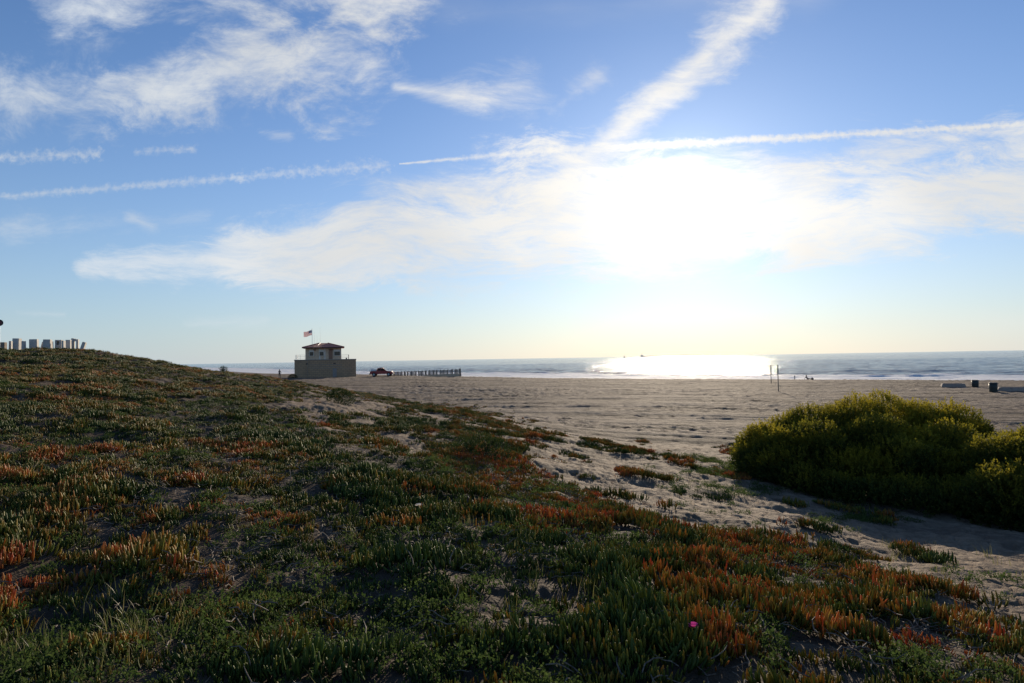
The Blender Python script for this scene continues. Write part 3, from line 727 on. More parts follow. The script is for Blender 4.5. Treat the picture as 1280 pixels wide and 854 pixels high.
# low green weeds, grass blades and dry stems
def weed_mesh(seed, nl, rad):
    rg = np.random.default_rng(seed)
    c = np.stack([rg.normal(size=nl)*rad, rg.normal(size=nl)*rad, rg.random(nl)*.05], 1)
    d = rg.normal(size=(nl, 3))*.6+np.array([0, 0, .8])
    co, q, h = sprigs(c, d, rg.random(nl)*.6, 5, .035, .016, .005, rg)
    me = mesh_np('weed', co, q); set_attr(me, 'hue', h); return me
def grass_mesh(seed, nb, rad, h0):
    rg = np.random.default_rng(seed); V_ = []; Q = []; H = []
    for k in range(nb):
        b = np.array([rg.normal()*rad, rg.normal()*rad, -.01]); a = rg.random()*6.283; l = h0*(.5+.8*rg.random()); lean = .1+.5*rg.random()
        s_ = np.array([-math.sin(a), math.cos(a), 0])*.0022; o = np.array([math.cos(a), math.sin(a), 0])
        pts = [b+np.array([0, 0, l*t_])+o*lean*l*t_*t_ for t_ in (0, .35, .7, 1)]
        n = len(V_); wv_ = (1, .9, .6, .12)
        for p, w_ in zip(pts, wv_): V_ += [p-s_*w_, p+s_*w_]
        for i in range(3): Q.append((n+2*i, n+2*i+1, n+2*i+3, n+2*i+2))
        H += [rg.random()]*8
    me = mesh_np('grass', np.array(V_), np.array(Q)); set_attr(me, 'hue', H); return me
def twig_mesh(seed, nt):
    rg = np.random.default_rng(seed); mb = MB()
    for k in range(nt):
        p = Vector((rg.normal()*.09, rg.normal()*.09, .015+rg.random()*.04)); a = rg.random()*6.283; pts = [p]
        for i in range(3):
            a += rg.normal()*.5; p = p+Vector((math.cos(a), math.sin(a), rg.normal()*.3))*.035; pts.append(p)
        mb.tube(pts, [.0025, .003, .0025, .001], 4, False)
    me = bpy.data.meshes.new('twig'); me.from_pydata(mb.v, [], mb.f); me.update(); return me
M_weed = leaf_mat('weed_leaf', (.030, .055, .014), (.085, .115, .030), .4, .1, .75)
M_grass = leaf_mat('grass_blade', (.06, .085, .025), (.20, .17, .07), .4)
M_twig = plain('dry_stem', (.16, .12, .085), .8, var=.6, scale=60)
def px_density(px, py, blobs):
    d = np.zeros(px.shape)
    for (x, y, rx, ry, a) in blobs: d = np.maximum(d, a*np.exp(-((px-x)/rx)**2-((py-y)/ry)**2))
    return d
x, y = points(26000, 1.6, 24, R(-43), R(43), rg); z = gz(x, y); qx, qy = project(x, y, z); v, l = veg_field(x, y, z)
dw = px_density(qx, qy, [(60,830,120,45,.9),(320,800,120,60,.9),(520,800,110,60,.9),(620,850,120,40,.6),(960,770,120,40,.5),(830,690,120,30,.3),(1180,845,90,30,.8),(680,660,60,20,.5),
     (900,565,34,12,.9),(930,590,50,10,.5),(1080,650,60,6,.5),(1180,735,80,12,.25),(940,610,70,10,.3),(250,760,90,30,.5)])
dw = np.maximum(dw, l*.14*(fbm(x*.9, y*.9, 221, 3) > .5)); k_ = rg.random(len(x)) < dw*(.5+fbm(x*2, y*2, 223, 2))
x, y, z = x[k_], y[k_], z[k_]; n = len(x); s_ = (.7+.7*rg.random(n))
scatter('weeds', np.stack([x, y, z], 1), dict(rot=np.stack([rg.normal(size=n)*.1]*2+[rg.random(n)*6.28], 1), scl=np.stack([s_]*3, 1), kind_i=rg.integers(0, 6, n)+.1),
        [weed_mesh(500+i, 46, .055) for i in range(6)], M_weed, 'low leafy green weeds filling gaps between the ice plants')
x, y = points(9000, 1.6, 14, R(-43), R(43), rg); z = gz(x, y); qx, qy = project(x, y, z)
dg = px_density(qx, qy, [(150,810,60,50,.55),(40,830,60,40,.25),(240,770,60,40,.2),(700,730,200,60,.05),(1180,720,60,20,.1),(1120,700,40,20,.1),(300,840,100,40,.2)])
k_ = rg.random(len(x)) < dg; x, y, z = x[k_], y[k_], z[k_]; n = len(x); s_ = (.7+.6*rg.random(n))
scatter('grass', np.stack([x, y, z], 1), dict(rot=np.stack([rg.normal(size=n)*.1]*2+[rg.random(n)*6.28], 1), scl=np.stack([s_]*3, 1), kind_i=rg.integers(0, 4, n)+.1),
        [grass_mesh(600+i, 14, .05, .12) for i in range(4)], M_grass, 'thin upright grass blades among the ice plants')
x, y = points(24000, 1.6, 22, R(-43), R(43), rg); z = gz(x, y); v, l = veg_field(x, y, z)
k_ = rg.random(len(x)) < l*(.16+.5*(1-v))*.55; x, y, z = x[k_], y[k_], z[k_]; n = len(x); s_ = (.7+.8*rg.random(n))
scatter('dry_twigs', np.stack([x, y, z], 1), dict(rot=np.stack([rg.normal(size=n)*.25]*2+[rg.random(n)*6.28], 1), scl=np.stack([s_]*3, 1), kind_i=rg.integers(0, 5, n)+.1),
        [twig_mesh(700+i, 7) for i in range(5)], M_twig, 'dry grey-brown dead stems littering the bare patches')

# ------------------------------------------------------------------ materials for made things
M_block, t, bs = new_mat('block_wall')
oc = t.new('ShaderNodeTexCoord').outputs['Object']
br = t.new('ShaderNodeTexBrick'); mp = t.new('ShaderNodeMapping'); t.put(mp.inputs['Vector'], oc); mp.inputs['Rotation'].default_value = (R(90), 0, 0); t.put(br.inputs['Vector'], mp.outputs[0])
br.inputs['Scale'].default_value = 1.; br.inputs['Brick Width'].default_value = .8; br.inputs['Row Height'].default_value = .4; br.inputs['Mortar Size'].default_value = .02
br.inputs['Color1'].default_value = (.50, .32, .18, 1); br.inputs['Color2'].default_value = (.44, .28, .155, 1); br.inputs['Mortar'].default_value = (.15, .115, .09, 1)
c = t.mix(t.mr(t.noise(oc, .7, 5, .6), .45, .7, 0, .5), br.outputs[0], (.28, .19, .12)); t.put(bs.inputs['Base Color'], c); bs.inputs['Roughness'].default_value = .9
M_stucco = plain('tan_stucco', (.68, .49, .32), .9, dirt=(.34, .23, .15))
M_band = plain('pale_band', (.34, .28, .22), .9)
M_trim = plain('cream_trim', (.74, .66, .54), .8)
M_glass = plain('dark_glass', (.015, .018, .02), .12)
M_tile, t, bs = new_mat('roof_tile')
oc = t.new('ShaderNodeTexCoord').outputs['Object']
wvn = t.new('ShaderNodeTexWave'); t.put(wvn.inputs['Vector'], oc); wvn.inputs['Scale'].default_value = 1.6; wvn.bands_direction = 'X'
t.put(bs.inputs['Base Color'], t.mix(t.noise(oc, 3, 4), (.50, .13, .08), (.76, .27, .16))); bs.inputs['Roughness'].default_value = .8
t.put(bs.inputs['Normal'], t.bump(wvn.outputs[1], .8, .06))
M_metal = plain('galvanised_metal', (.42, .43, .44), .45, .7)
M_white = plain('white_paint', (.72, .72, .70), .5)
M_dark = plain('dark_metal', (.03, .03, .032), .5)
M_red = plain('red_paint', (.33, .035, .03), .4)
M_conc = plain('white_concrete', (.52, .49, .44), .85, dirt=(.34, .31, .27))
M_ring = plain('pale_concrete', (.34, .27, .22), .9, dirt=(.22, .17, .14))
M_green = plain('dark_green_plastic', (.020, .030, .024), .55)
M_weath = plain('weathered_wood', (.22, .18, .14), .9, var=.3)
M_rubber = plain('rubber', (.02, .02, .02), .9)

# ------------------------------------------------------------------ lifeguard building
S0 = 140/F                       # metres per photo pixel at the building
_c = at(407, 470, 140).x
def bx(px): return _c+(at(px, 470, 140).x-_c)*.965
zb = min(g1(bx(369), 140), g1(bx(445), 140))-.1
bc = bx(407)
root = empty('lifeguard_building', (bc, 140, zb), R(14.2)); tag(root, 'tan block lifeguard building with smaller upper room under a red tiled hip roof', 'building')
def zt(px, py): return at(px, py, 140).z-zb
x0, x1 = bx(368.6)-bc, bx(445.6)-bc; top = zt(407, 450.2)
MB().box(x0, x1, 0, 9, 0, top).build('lower_wall', M_block, root)
MB().box(x0-.08, x1+.08, -.08, 9.08, top+.002, top+.16).build('parapet_cap', M_band, root)
for pz in (.62, .74): MB().box(bx(385)-bc, bx(428)-bc, -.03, -.002, top*pz-.04, top*pz+.05).build('string_course', M_band, root)
MB().box(bx(387)-bc, bx(440)-bc, -.025, -.002, top*.52, top*.54).build('string_course', M_band, root)
d = MB().box(bx(416)-bc, bx(421)-bc, -.05, -.002, .15, 1.95).build('door', plain('grey_door', (.30, .255, .22), .7), root)
MB().box(bx(420)-bc, bx(420)-bc+.06, -.11, -.052, 1.0, 1.12).build('handle', M_dark, d)
for px_ in (384, 418.2): MB().box(bx(px_)-.22-bc, bx(px_)+.22-bc, -.06, -.002, top*.78, top*.78+.2).build('vent', M_dark, root, .01)
u0_, u1_ = bx(382)-bc, bx(427)-bc; ut = zt(405, 435.2)
MB().box(u0_, u1_, .5, 7.5, top+.1, ut).build('upper_wall', M_stucco, root)
MB().box(bx(399)-bc, bx(399)-bc+.3, .44, .498, top+.17, ut-.01).build('pilaster', M_trim, root); MB().box(bx(405.5)-bc, bx(405.5)-bc+.25, .44, .498, top+.17, ut-.01).build('pilaster', M_trim, root)
MB().box(bx(411)-bc, bx(416)-bc, .46, .498, top+.17, ut-.15).build('upper_door', plain('brown_door', (.30, .165, .10), .7), root)
for (a, b) in ((387.3, 391.8), (399.8, 404.6), (418.2, 425.4)):
    zl, zh = zt(400, 444.6), zt(400, 440.0)
    fr = MB().box(bx(a-.8)-bc, bx(b+.8)-bc, .36, .43, zh+.02, zh+.42)
    fr.box(bx(a-.8)-bc, bx(a)-bc-.01, .36, .43, zl-.1, zh+.018).box(bx(b)-bc+.01, bx(b+.8)-bc, .36, .43, zl-.1, zh+.018).box(bx(a)-bc-.008, bx(b)-bc+.008, .36, .43, zl-.1, zl-.01)
    wf = fr.build('window', M_trim, root)
    MB().box(bx(a)-bc, bx(b)-bc, .41, .49, zl, zh).build('pane', M_glass, wf)
for px_ in (393.5, 415): MB().box(bx(px_)-.3-bc, bx(px_)+.3-bc, .2, .498, ut-.42, ut-.22).build('wall_lamp', plain('rust_lamp', (.22, .07, .04), .6), root, .03)
# hip roof
e0, e1 = bx(378.2)-bc, bx(430.8)-bc; rz = zt(405, 428.3); ez = zt(405, 434.0); ra_, rb_ = bx(399)-bc, bx(410)-bc
ov = -.25; bk = 8.25; my = (ov+bk)/2
rf = MB(); rf.add([(e0, ov, ez), (e1, ov, ez), (e1, bk, ez), (e0, bk, ez), (ra_, my, rz), (rb_, my, rz), (e0, ov, ez-.16), (e1, ov, ez-.16), (e1, bk, ez-.16), (e0, bk, ez-.16)],
       [(0,1,5,4),(1,2,5),(2,3,4,5),(3,0,4),(0,6,7,1),(1,7,8,2),(2,8,9,3),(3,9,6,0),(9,8,7,6)])
roof = rf.build('roof', M_tile, root)
eb = MB(); eb.tube([(e0-.05, ov-.06, ez-.12), (e1+.05, ov-.06, ez-.12)], .09, 6); eb.build('gutter', M_dark, roof)
MB().tube([(e0, ov, ez+.03), (ra_, my, rz+.04)], .07, 6).build('hip_ridge', M_tile, roof); MB().tube([(e1, ov, ez+.03), (rb_, my, rz+.04)], .07, 6).build('hip_ridge', M_tile, roof)
vx = bx(400)-bc; MB().tube([(vx-.35, 1.2, ez+.45), (vx+.1, 3.6, rz+.05)], .06, 6).build('vent_pipe', M_white, roof)
for px_, h_ in ((396, 1.6), (400, 3.4), (392.5, 2.6)): MB().tube([(bx(px_)-bc, 4.2, rz-.4), (bx(px_)-bc, 4.2, rz+h_)], [.022, .008], 5).build('antenna', M_metal, roof)
def railing(xa, xb, y0, y1, z0, h):
    r_ = MB(); n_ = max(2, int(abs(xb-xa)/.9)+1)
    for i in range(n_): xx = xa+(xb-xa)*i/(n_-1); r_.tube([(xx, y0, z0), (xx, y0, z0+h)], .022, 5)
    for i in range(4): yy = y0+(y1-y0)*i/3; r_.tube([(xa, yy, z0), (xa, yy, z0+h)], .022, 5)
    for hh in (.33, .66, 1.): r_.tube([(xa, y0, z0+h*hh), (xb, y0, z0+h*hh)], .018, 5); r_.tube([(xa, y0, z0+h*hh), (xa, y1, z0+h*hh)], .018, 5)
    r_.build('railing', M_metal, root)
railing(bx(370)-bc, bx(381.6)-bc, .15, 8.5, top+.16, .95); railing(bx(436.5)-bc, bx(427.5)-bc, .15, 8.5, top+.16, .9)
MB().box(bx(432.5)-bc, bx(434.3)-bc, .3, .6, top+.16, top+.42).build('floodlight', M_dark, root, .03)
rt_ = MB(); rt_.tube([(bx(385)-bc, -.12, .0), (bx(385)-bc, -.12, top)], .04, 6); rt_.build('downpipe', M_band, root)
# low rubble by the wall
fp = empty('flagpole', (bx(385.4), 142.5, zb)); tag(fp, 'thin pale flagpole rising behind the tiled roof of the lifeguard building', 'flagpole')
ptop = zt(385, 411.5)
MB().tube([(0, 0, 0), (0, 0, ptop)], [.06, .03], 8).build('pole', M_white, fp); 
b_ = bmesh.new(); bmesh.ops.create_uvsphere(b_, u_segments=10, v_segments=6, radius=.09, matrix=Matrix.Translation((0, 0, ptop+.07))); mm_ = bpy.data.meshes.new('finial'); b_.to_mesh(mm_); b_.free(); link('finial', mm_, M_metal, fp)
# flag: stripes and canton as faces of one waving cloth
FL, FH = 1.85, 1.05
nu, nv = 39, 26; vs = []; 
for j in range(nv+1):
    for i in range(nu+1):
        u_ = i/nu; v_ = j/nv
        vs.append((-u_*FL*.95, .16*math.sin(u_*7+v_*1.2)*u_**.6, -v_*FH-u_*.42+.06*math.sin(u_*8)))
fs = [(j*(nu+1)+i, j*(nu+1)+i+1, (j+1)*(nu+1)+i+1, (j+1)*(nu+1)+i) for j in range(nv) for i in range(nu)]
me = bpy.data.meshes.new('flag'); me.from_pydata(vs, [], fs); me.update(); smooth(me)
def cloth(name, col):
    m, t, bs = new_mat(name); oc = t.new('ShaderNodeTexCoord').outputs['Object']
    c = t.mix(t.noise(oc, 40, 2), tuple(x*.9 for x in col), col); t.put(bs.inputs['Base Color'], c); bs.inputs['Roughness'].default_value = .8
    tr = t.new('ShaderNodeBsdfTranslucent'); t.put(tr.inputs[0], c); mx_ = t.new('ShaderNodeMixShader'); mx_.inputs[0].default_value = .3
    t.l.new(bs.outputs[0], mx_.inputs[1]); t.l.new(tr.outputs[0], mx_.inputs[2]); t.l.new(mx_.outputs[0], t.n['Material Output'].inputs[0]); return m
for c_ in (cloth('flag_white', (.75, .74, .74)), cloth('flag_red', (.42, .09, .10)), cloth('flag_blue', (.02, .035, .13))): me.materials.append(c_)
for p in me.polygons:
    i = p.index % nu; j = p.index//nu
    stripe = (j//2) % 2 == 0
    mi = 1 if stripe else 0
    if j < 14 and i < int(nu*.4):
        mi = 2
        if (i % 3 == 1) and (j % 3 == 1): mi = 0
    p.material_index = mi
fl = link('flag', me, None, None, (bx(385.4)-.05, 142.5, zb+ptop-.12)); tag(fl, 'striped flag with a dark blue corner flying left from the pole over the building', 'flag')

# ------------------------------------------------------------------ red truck
tx, ty = at(477.5, 471, 138).x, 138; tz = g1(tx, ty)
truck = empty('pickup_truck', (tx, ty, tz-.02)); tag(truck, 'red patrol truck parked on the sand between the lifeguard building and the fence', 'truck')
body = [(-2.25, .45), (-2.3, .95), (-2.22, 1.05), (.75, 1.08), (1.0, 1.06), (2.05, .96), (2.25, .82), (2.28, .45)]
MB().prism(body, -.85, .85).build('body', M_red, truck, .05)
MB().prism([(-2.15, 1.07), (-2.05, 1.42), (-.95, 1.45), (-.95, 1.07)], -.8, .8).build('bed_cover', M_white, truck, .04)
MB().prism([(-.93, 1.09), (-.75, 1.66), (.35, 1.68), (.98, 1.09)], -.76, .76).build('cab', M_red, truck, .05)
for s_ in (-1, 1):
    MB().prism([(-.72, 1.14), (-.62, 1.55), (-.12, 1.57), (-.12, 1.14)], s_*.77, s_*.785).build('side_window', M_glass, truck)
    MB().prism([(-.04, 1.14), (-.04, 1.57), (.3, 1.57), (.72, 1.14)], s_*.77, s_*.785).build('side_window', M_glass, truck)
MB().add([(.46, -.68, 1.62), (.46, .68, 1.62), (1.0, .7, 1.13), (1.0, -.7, 1.13)], [(0, 1, 2, 3)]).add([(.44, -.68, 1.60), (.44, .68, 1.60), (.98, .7, 1.11), (.98, -.7, 1.11)], [(3, 2, 1, 0)]).build('windscreen', M_glass, truck)
MB().prism([(.98, 1.075), (1.0, 1.12), (2.1, 1.01), (2.12, .97)], -.8, .8).build('hood', M_white, truck, .02)
MB().box(2.285, 2.42, -.85, .85, .42, .66).build('bumper', M_dark, truck, .03)
MB().box(-2.42, -2.305, -.85, .85, .42, .62).build('bumper', M_dark, truck, .03)
for s_ in (-1, 1): MB().box(2.24, 2.30, s_*.62-.14, s_*.62+.14, .70, .86).build('headlight', M_white, truck, .02)
MB().box(-.25, .05, -.5, .5, 1.69, 1.78).build('light_bar', M_dark, truck, .02)
for wx in (-1.45, 1.5):
    for s_ in (-1, 1):
        wh = MB().tube([(wx, s_*.72, .38), (wx, s_*.93, .38)], .38, 20).build('wheel', M_rubber, truck)
        MB().tube([(wx, s_*.90, .38), (wx, s_*.945, .38)], .2, 14).build('rim', M_metal, wh)

# ------------------------------------------------------------------ fence
pA = at(489, 471, 146); pB = at(574.5, 471, 135)
fz = g1(pB.x, pB.y); A3 = Vector((pA.x, pA.y, 0)); B3 = Vector((pB.x, pB.y, 0)); fl_ = (B3-A3).length; fd = (B3-A3)/fl_
fence = empty('picket_fence', (pA.x, pA.y, 0), math.atan2(fd.y, fd.x)); tag(fence, 'long weathered slat fence on the sand right of the red truck', 'fence')
def fzv(s): p = A3+fd*s; return g1(p.x, p.y)
ztA = at(489, 465.2, 146).z; ztB = at(574.5, 461.6, 135).z
def ftop(s): return ztA+(ztB-ztA)*s/fl_
for i in range(20):
    s_ = fl_*i/19; MB().box(s_-.07, s_+.07, -.07, .07, fzv(s_)-.3, ftop(s_)+.06).build('post', M_weath, fence)
mb = MB(); ns = int(fl_/.24)
for i in range(ns):
    s_ = i*.24+.12; q_ = random.Random(i)
    if q_.random() < .22: continue
    w_ = .045+.05*q_.random(); mb.box(s_-w_, s_+w_, .05, .08, fzv(s_)+.05, ftop(s_)-.15*q_.random())
mb.build('slats', M_weath, fence)
for hh in (.3, .92):
    pts = [(s_, .03, fzv(s_)+(ftop(s_)-fzv(s_))*hh) for s_ in np.linspace(0, fl_, 12)]; MB().tube(pts, .035, 4).build('rail', M_weath, fence)
w0 = fl_*.5; MB().add([(w0, -.2, fzv(w0)-.2), (fl_+.15, -.2, fzv(fl_)-.3), (fl_+.15, .35, fzv(fl_)-.3), (w0, .35, fzv(w0)-.2), (w0, -.2, fzv(w0)+.25), (fl_+.15, -.2, fzv(fl_)+.62), (fl_+.15, .35, fzv(fl_)+.62), (w0, .35, fzv(w0)+.25)],
     [(3,2,1,0),(4,5,6,7),(0,1,5,4),(1,2,6,5),(2,3,7,6),(3,0,4,7)]).build('low_wall', M_stucco, fence)
MB().box(fl_-.02, fl_+.26, -.12, .12, fzv(fl_)-.3, ftop(fl_)+.12).build('end_post', M_weath, fence)

# ------------------------------------------------------------------ people
def skin_mesh(name, verts, edges, radii, root_i, mat, parent, sub=2):
    me = bpy.data.meshes.new(name); me.from_pydata(verts, edges, []); me.update()
    o = link(name, me, None, parent)
    md = o.modifiers.new('skin', 'SKIN'); sv = me.skin_vertices[0].data
    for i, r_ in enumerate(radii): sv[i].radius = (r_, r_) if not isinstance(r_, tuple) else r_; sv[i].use_root = (i == root_i)
    s2 = o.modifiers.new('sub', 'SUBSURF'); s2.levels = sub; s2.render_levels = sub
    me.materials.append(mat); return o
M_skin = plain('skin', (.32, .18, .12), .6); M_hair = plain('dark_hair', (.015, .012, .010), .6)
M_black = plain('black_cloth', (.015, .015, .018), .9); M_navy = plain('dark_navy_cloth', (.02, .022, .035), .9)
def head(parent, loc, fz_):
    b = bmesh.new(); bmesh.ops.create_uvsphere(b, u_segments=16, v_segments=12, radius=1)
    for v in b.verts: v.co = Vector((v.co.x*.078, v.co.y*.095, v.co.z*.118)); 
    bmesh.ops.create_cone(b, cap_ends=True, segments=6, radius1=.016, radius2=.006, depth=.05, matrix=Matrix.Translation((0, -.1, -.005)) @ Matrix.Rotation(R(20), 4, 'X'))
    for s_ in (-1, 1):
        bmesh.ops.create_uvsphere(b, u_segments=6, v_segments=5, radius=.022, matrix=Matrix.Translation((s_*.08, .005, 0)))
    me = bpy.data.meshes.new('head'); b.to_mesh(me); b.free(); smooth(me); return link('head', me, M_skin, parent, loc, (0, 0, fz_))
def hair_cap(parent, long=.0):
    b = bmesh.new(); bmesh.ops.create_uvsphere(b, u_segments=16, v_segments=12, radius=1)
    for v in b.verts:
        k = 1.0; v.co = Vector((v.co.x*.09, v.co.y*.105+.018, v.co.z*.125+.018))
        if v.co.z < 0: v.co.z *= (1+long); v.co.y += .02
    me = bpy.data.meshes.new('hair'); b.to_mesh(me); b.free(); smooth(me); return link('hair', me, M_hair, parent)
wx_, wy_ = at(349.6, 474, 132).x, 132; wz_ = g1(wx_, wy_)
per = empty('person', (wx_, wy_, wz_), R(200)); tag(per, 'person in dark clothing with long dark hair walking on the beach left of the building', 'person')
vb = [(0,0,.95),(0,0,1.12),(0,0,1.30),(0,0,1.44),(0,-.02,1.55),(.10,0,.90),(.11,-.16,.50),(.11,-.10,.09),(.11,-.24,.03),(-.10,0,.90),(-.11,.10,.50),(-.11,.34,.16),(-.11,.30,.06),
      (.19,0,1.40),(.26,.14,1.14),(.25,.08,.90),(.25,.04,.80),(-.19,0,1.40),(-.27,-.10,1.15),(-.27,-.26,1.0),(-.27,-.33,.93)]
eb_ = [(0,1),(1,2),(2,3),(3,4),(0,5),(5,6),(6,7),(7,8),(0,9),(9,10),(10,11),(11,12),(3,13),(13,14),(14,15),(15,16),(3,17),(17,18),(18,19),(19,20)]
rb_l = [(.15,.11),(.12,.10),(.15,.11),(.10,.08),(.05,.05),.095,.06,.04,.035,.095,.06,.04,.035,.055,.042,.032,.03,.055,.042,.032,.03]
skin_mesh('body', vb, eb_, rb_l, 0, M_black, per); hd = head(per, (0, -.02, 1.66), 0); hair_cap(hd, .9)
# seated beachgoer behind the berm crest, bag beside
sx_, sy_ = at(1009.5, 474, 126).x, 126.; sz_ = g1(sx_, sy_)
p2 = empty('person', (sx_, sy_, sz_-.0), R(115)); tag(p2, 'person in dark clothes sitting low on the sand near the waterline, leaning back', 'person')
vb = [(0,0,.13),(0,.10,.30),(0,.22,.46),(0,.30,.58),(0,.30,.68),(.11,-.02,.12),(.14,-.40,.30),(.14,-.72,.07),(.14,-.86,.07),(-.11,-.02,.12),(-.14,-.42,.28),(-.14,-.74,.07),(-.14,-.88,.07),
      (.19,.30,.55),(.26,.42,.30),(.27,.46,.06),(.27,.40,.03),(-.19,.30,.55),(-.26,.42,.30),(-.27,.46,.06),(-.27,.40,.03)]
skin_mesh('body', vb, eb_, rb_l, 0, M_navy, p2); hd = head(p2, (0, .28, .80), 0); hair_cap(hd, .2)
bgx, bgy = at(1015.3, 474, 121).x, 121.; 
bag = empty('beach_bag', (bgx, bgy, g1(bgx, bgy))); tag(bag, 'small black bag lying on the sand right of the sitting person', 'bag')
MB().box(-.24, .24, -.16, .16, 0, .30, .05).build('bag_body', M_black, bag, .05); MB().tube([(-.13, 0, .28), (-.1, 0, .42), (.1, 0, .42), (.13, 0, .28)], .015, 6).build('strap', M_black, bag)
stx = at(993.4, 474, 122); so = MB().tube([(0, 0, -.2), (0, 0, .55)], .06, 6).add([(-.1, -.02, .55), (.1, -.02, .55), (.1, .02, .55), (-.1, .02, .55), (-.1, -.02, .68), (.1, -.02, .68), (.1, .02, .68), (-.1, .02, .68)], [(3,2,1,0),(4,5,6,7),(0,1,5,4),(1,2,6,5),(2,3,7,6),(3,0,4,7)]).build('marker_post', M_weath, None, 0, False, (stx.x, 122, g1(stx.x, 122)))
tag(so, 'short thin marker post at the sand edge left of the sitting person', 'post')

# ------------------------------------------------------------------ volleyball posts, bins, fire rings
def vpost(px, pt, pb, Yh, label, arm):
    x, y, z = spot(px, pb, Yh); h = at(px, pt, y).z-z
    e = empty('volleyball_post', (x, y, z)); tag(e, label, 'post', 'volleyball posts on the beach')
    MB().tube([(0, 0, -.2), (0, 0, h)], .052, 10).build('pole', M_weath, e)
    MB().tube([(0, 0, h*.72), (0, 0, h*.86)], .085, 10).build('pad', plain('faded_pad', (.16, .15, .14), .8), e)
    if arm: MB().tube([(-.32, 0, h-.1), (.42, 0, h-.1)], .028, 6).build('crossbar', M_weath, e)
    MB().tube([(0, -.1, h*.9), (0, .1, h*.9)], .03, 6).build('winch', M_dark, e)
vpost(973, 456.4, 489.5, 83, 'taller nearer volleyball post standing on the raked beach', False)
vpost(964, 456.6, 479, 108, 'farther volleyball post with a short crossbar, left of the taller post', True)
def bin_(px, pt, pb, Yh, wpx, label):
    x, y, z = spot(px, pb, Yh); h = at(px, pt, y).z-z; r = wpx/2*y/F
    e = empty('trash_can', (x, y, z-.01), .12); tag(e, label, 'trash can', 'trash cans on the beach')
    MB().tube([(0, 0, 0), (0, 0, h*.06), (0, 0, h*.5), (0, 0, h*.93)], [r*.9, r*.93, r*.97, r], 20).build('barrel', M_green, e, 0, True)
    b = MB()
    for q_ in (.12, .5, .9): b.tube([(0, 0, h*q_-.02), (0, 0, h*q_+.02)], r*1.035, 20)
    b.build('hoop', M_dark, e)
    MB().tube([(0, 0, h*.93), (0, 0, h)], [r*1.05, r*.85], 20).build('lid', M_green, e)
bin_(1241.7, 478.2, 490, 75, 9.4, 'larger nearer dark green trash can beside the right concrete fire ring')
bin_(1219, 474.9, 483.6, 86, 7.8, 'smaller farther dark trash can between the two concrete fire rings')
def ring(px0, px1, pt, pb, Yh, label):
    x, y, z = spot((px0+px1)/2, pb, Yh); w_ = (px1-px0)*y/F/2; h = at(px0, pt, y).z-z+.02; y += w_*.4
    e = empty('fire_ring', (x, y, z-.05), R(6)); e.rotation_euler.z = R(-22); tag(e, label, 'fire pit', 'concrete fire rings on the beach')
    a = [( -w_, -w_*.4), (w_, -w_*.4), (w_, w_*.4), (-w_, w_*.4)]; tp = .86; inn = .72
    vs = [(p[0], p[1], 0) for p in a]+[(p[0]*tp, p[1]*tp, h) for p in a]+[(p[0]*inn, p[1]*inn, h) for p in a]+[(p[0]*inn, p[1]*inn, .08) for p in a]
    fs = []
    for i in range(4):
        j = (i+1) % 4; fs += [(i, j, j+4, i+4), (i+4, j+4, j+8, i+8), (i+8, j+8, j+12, i+12)]
    fs.append((12, 13, 14, 15)); MB().add(vs, fs).build('concrete_wall', M_ring, e, .03)
    lg = MB()
    for k in range(4): lg.tube([(-w_*.35+.2*k*w_, -w_*.3, .1+.05*k), (w_*.3-.12*k, w_*.3, .14)], .06, 7)
    lg.build('charred_log', M_black, e)
ring(1181, 1208.5, 479.6, 484, 84, 'left concrete fire ring with a pale lit end, alone on the sand')
ring(1254, 1298, 484.4, 489.0, 76, 'right concrete fire ring cut by the picture edge beside the nearer trash can')

# ------------------------------------------------------------------ ships
M_hazed_hull = plain('hazed_hull', (.8, .78, .74), .8); M_sail = plain('sail_cloth', (.70, .68, .64), .8)  # cargo ship paint is paled: distance haze is put into its colour
def ship(px, Y, L, H):
    p = at(px, 445, Y); e = empty('cargo_ship', (p.x, Y, 0), R(4)); tag(e, 'long low cargo ship on the horizon under the sun', 'ship')
    MB().prism([(-L/2, H*.5), (-L*.47, -2), (L*.47, -2), (L/2, H*.55), (L*.44, H*.42), (-L*.45, H*.42)], -15, 15).build('hull', M_hazed_hull, e)
    MB().box(-L*.44, -L*.27, -11, 11, H*.43, H*1.25).box(-L*.42, -L*.33, -8, 8, H*1.26, H*1.6).build('superstructure', M_hazed_hull, e)
    MB().box(-L*.40, -L*.37, -3, 3, H*1.61, H*2.0).build('funnel', M_hazed_hull, e)
    for k in (-.1, .08, .25): MB().tube([(L*k, 0, H*.4), (L*k, 0, H*.95)], 2, 6).build('derrick', M_hazed_hull, e)
ship(808, 9000, 165, 17)
p = at(780.3, 446, 4200); e = empty('sailing_boat', (p.x, 4200, 0), R(20)); tag(e, 'tiny sailing boat on the horizon left of the cargo ship', 'sailboat')
MB().prism([(-6, 1.4), (-5, -.5), (5, -.5), (7, 1.6)], -1.8, 1.8).build('hull', M_dark, e); MB().tube([(0, 0, 1), (0, 0, 17)], .15, 6).build('mast', M_metal, e)
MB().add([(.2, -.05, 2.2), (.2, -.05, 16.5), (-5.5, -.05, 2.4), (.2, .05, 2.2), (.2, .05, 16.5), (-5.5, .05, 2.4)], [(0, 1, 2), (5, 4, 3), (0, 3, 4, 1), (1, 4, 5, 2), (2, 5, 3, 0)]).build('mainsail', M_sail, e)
MB().add([(.6, -.05, 14), (6.5, -.05, 1.8), (.8, -.05, 2.4), (.6, .05, 14), (6.5, .05, 1.8), (.8, .05, 2.4)], [(0, 1, 2), (5, 4, 3), (0, 3, 4, 1), (1, 4, 5, 2), (2, 5, 3, 0)]).build('jib', M_sail, e)

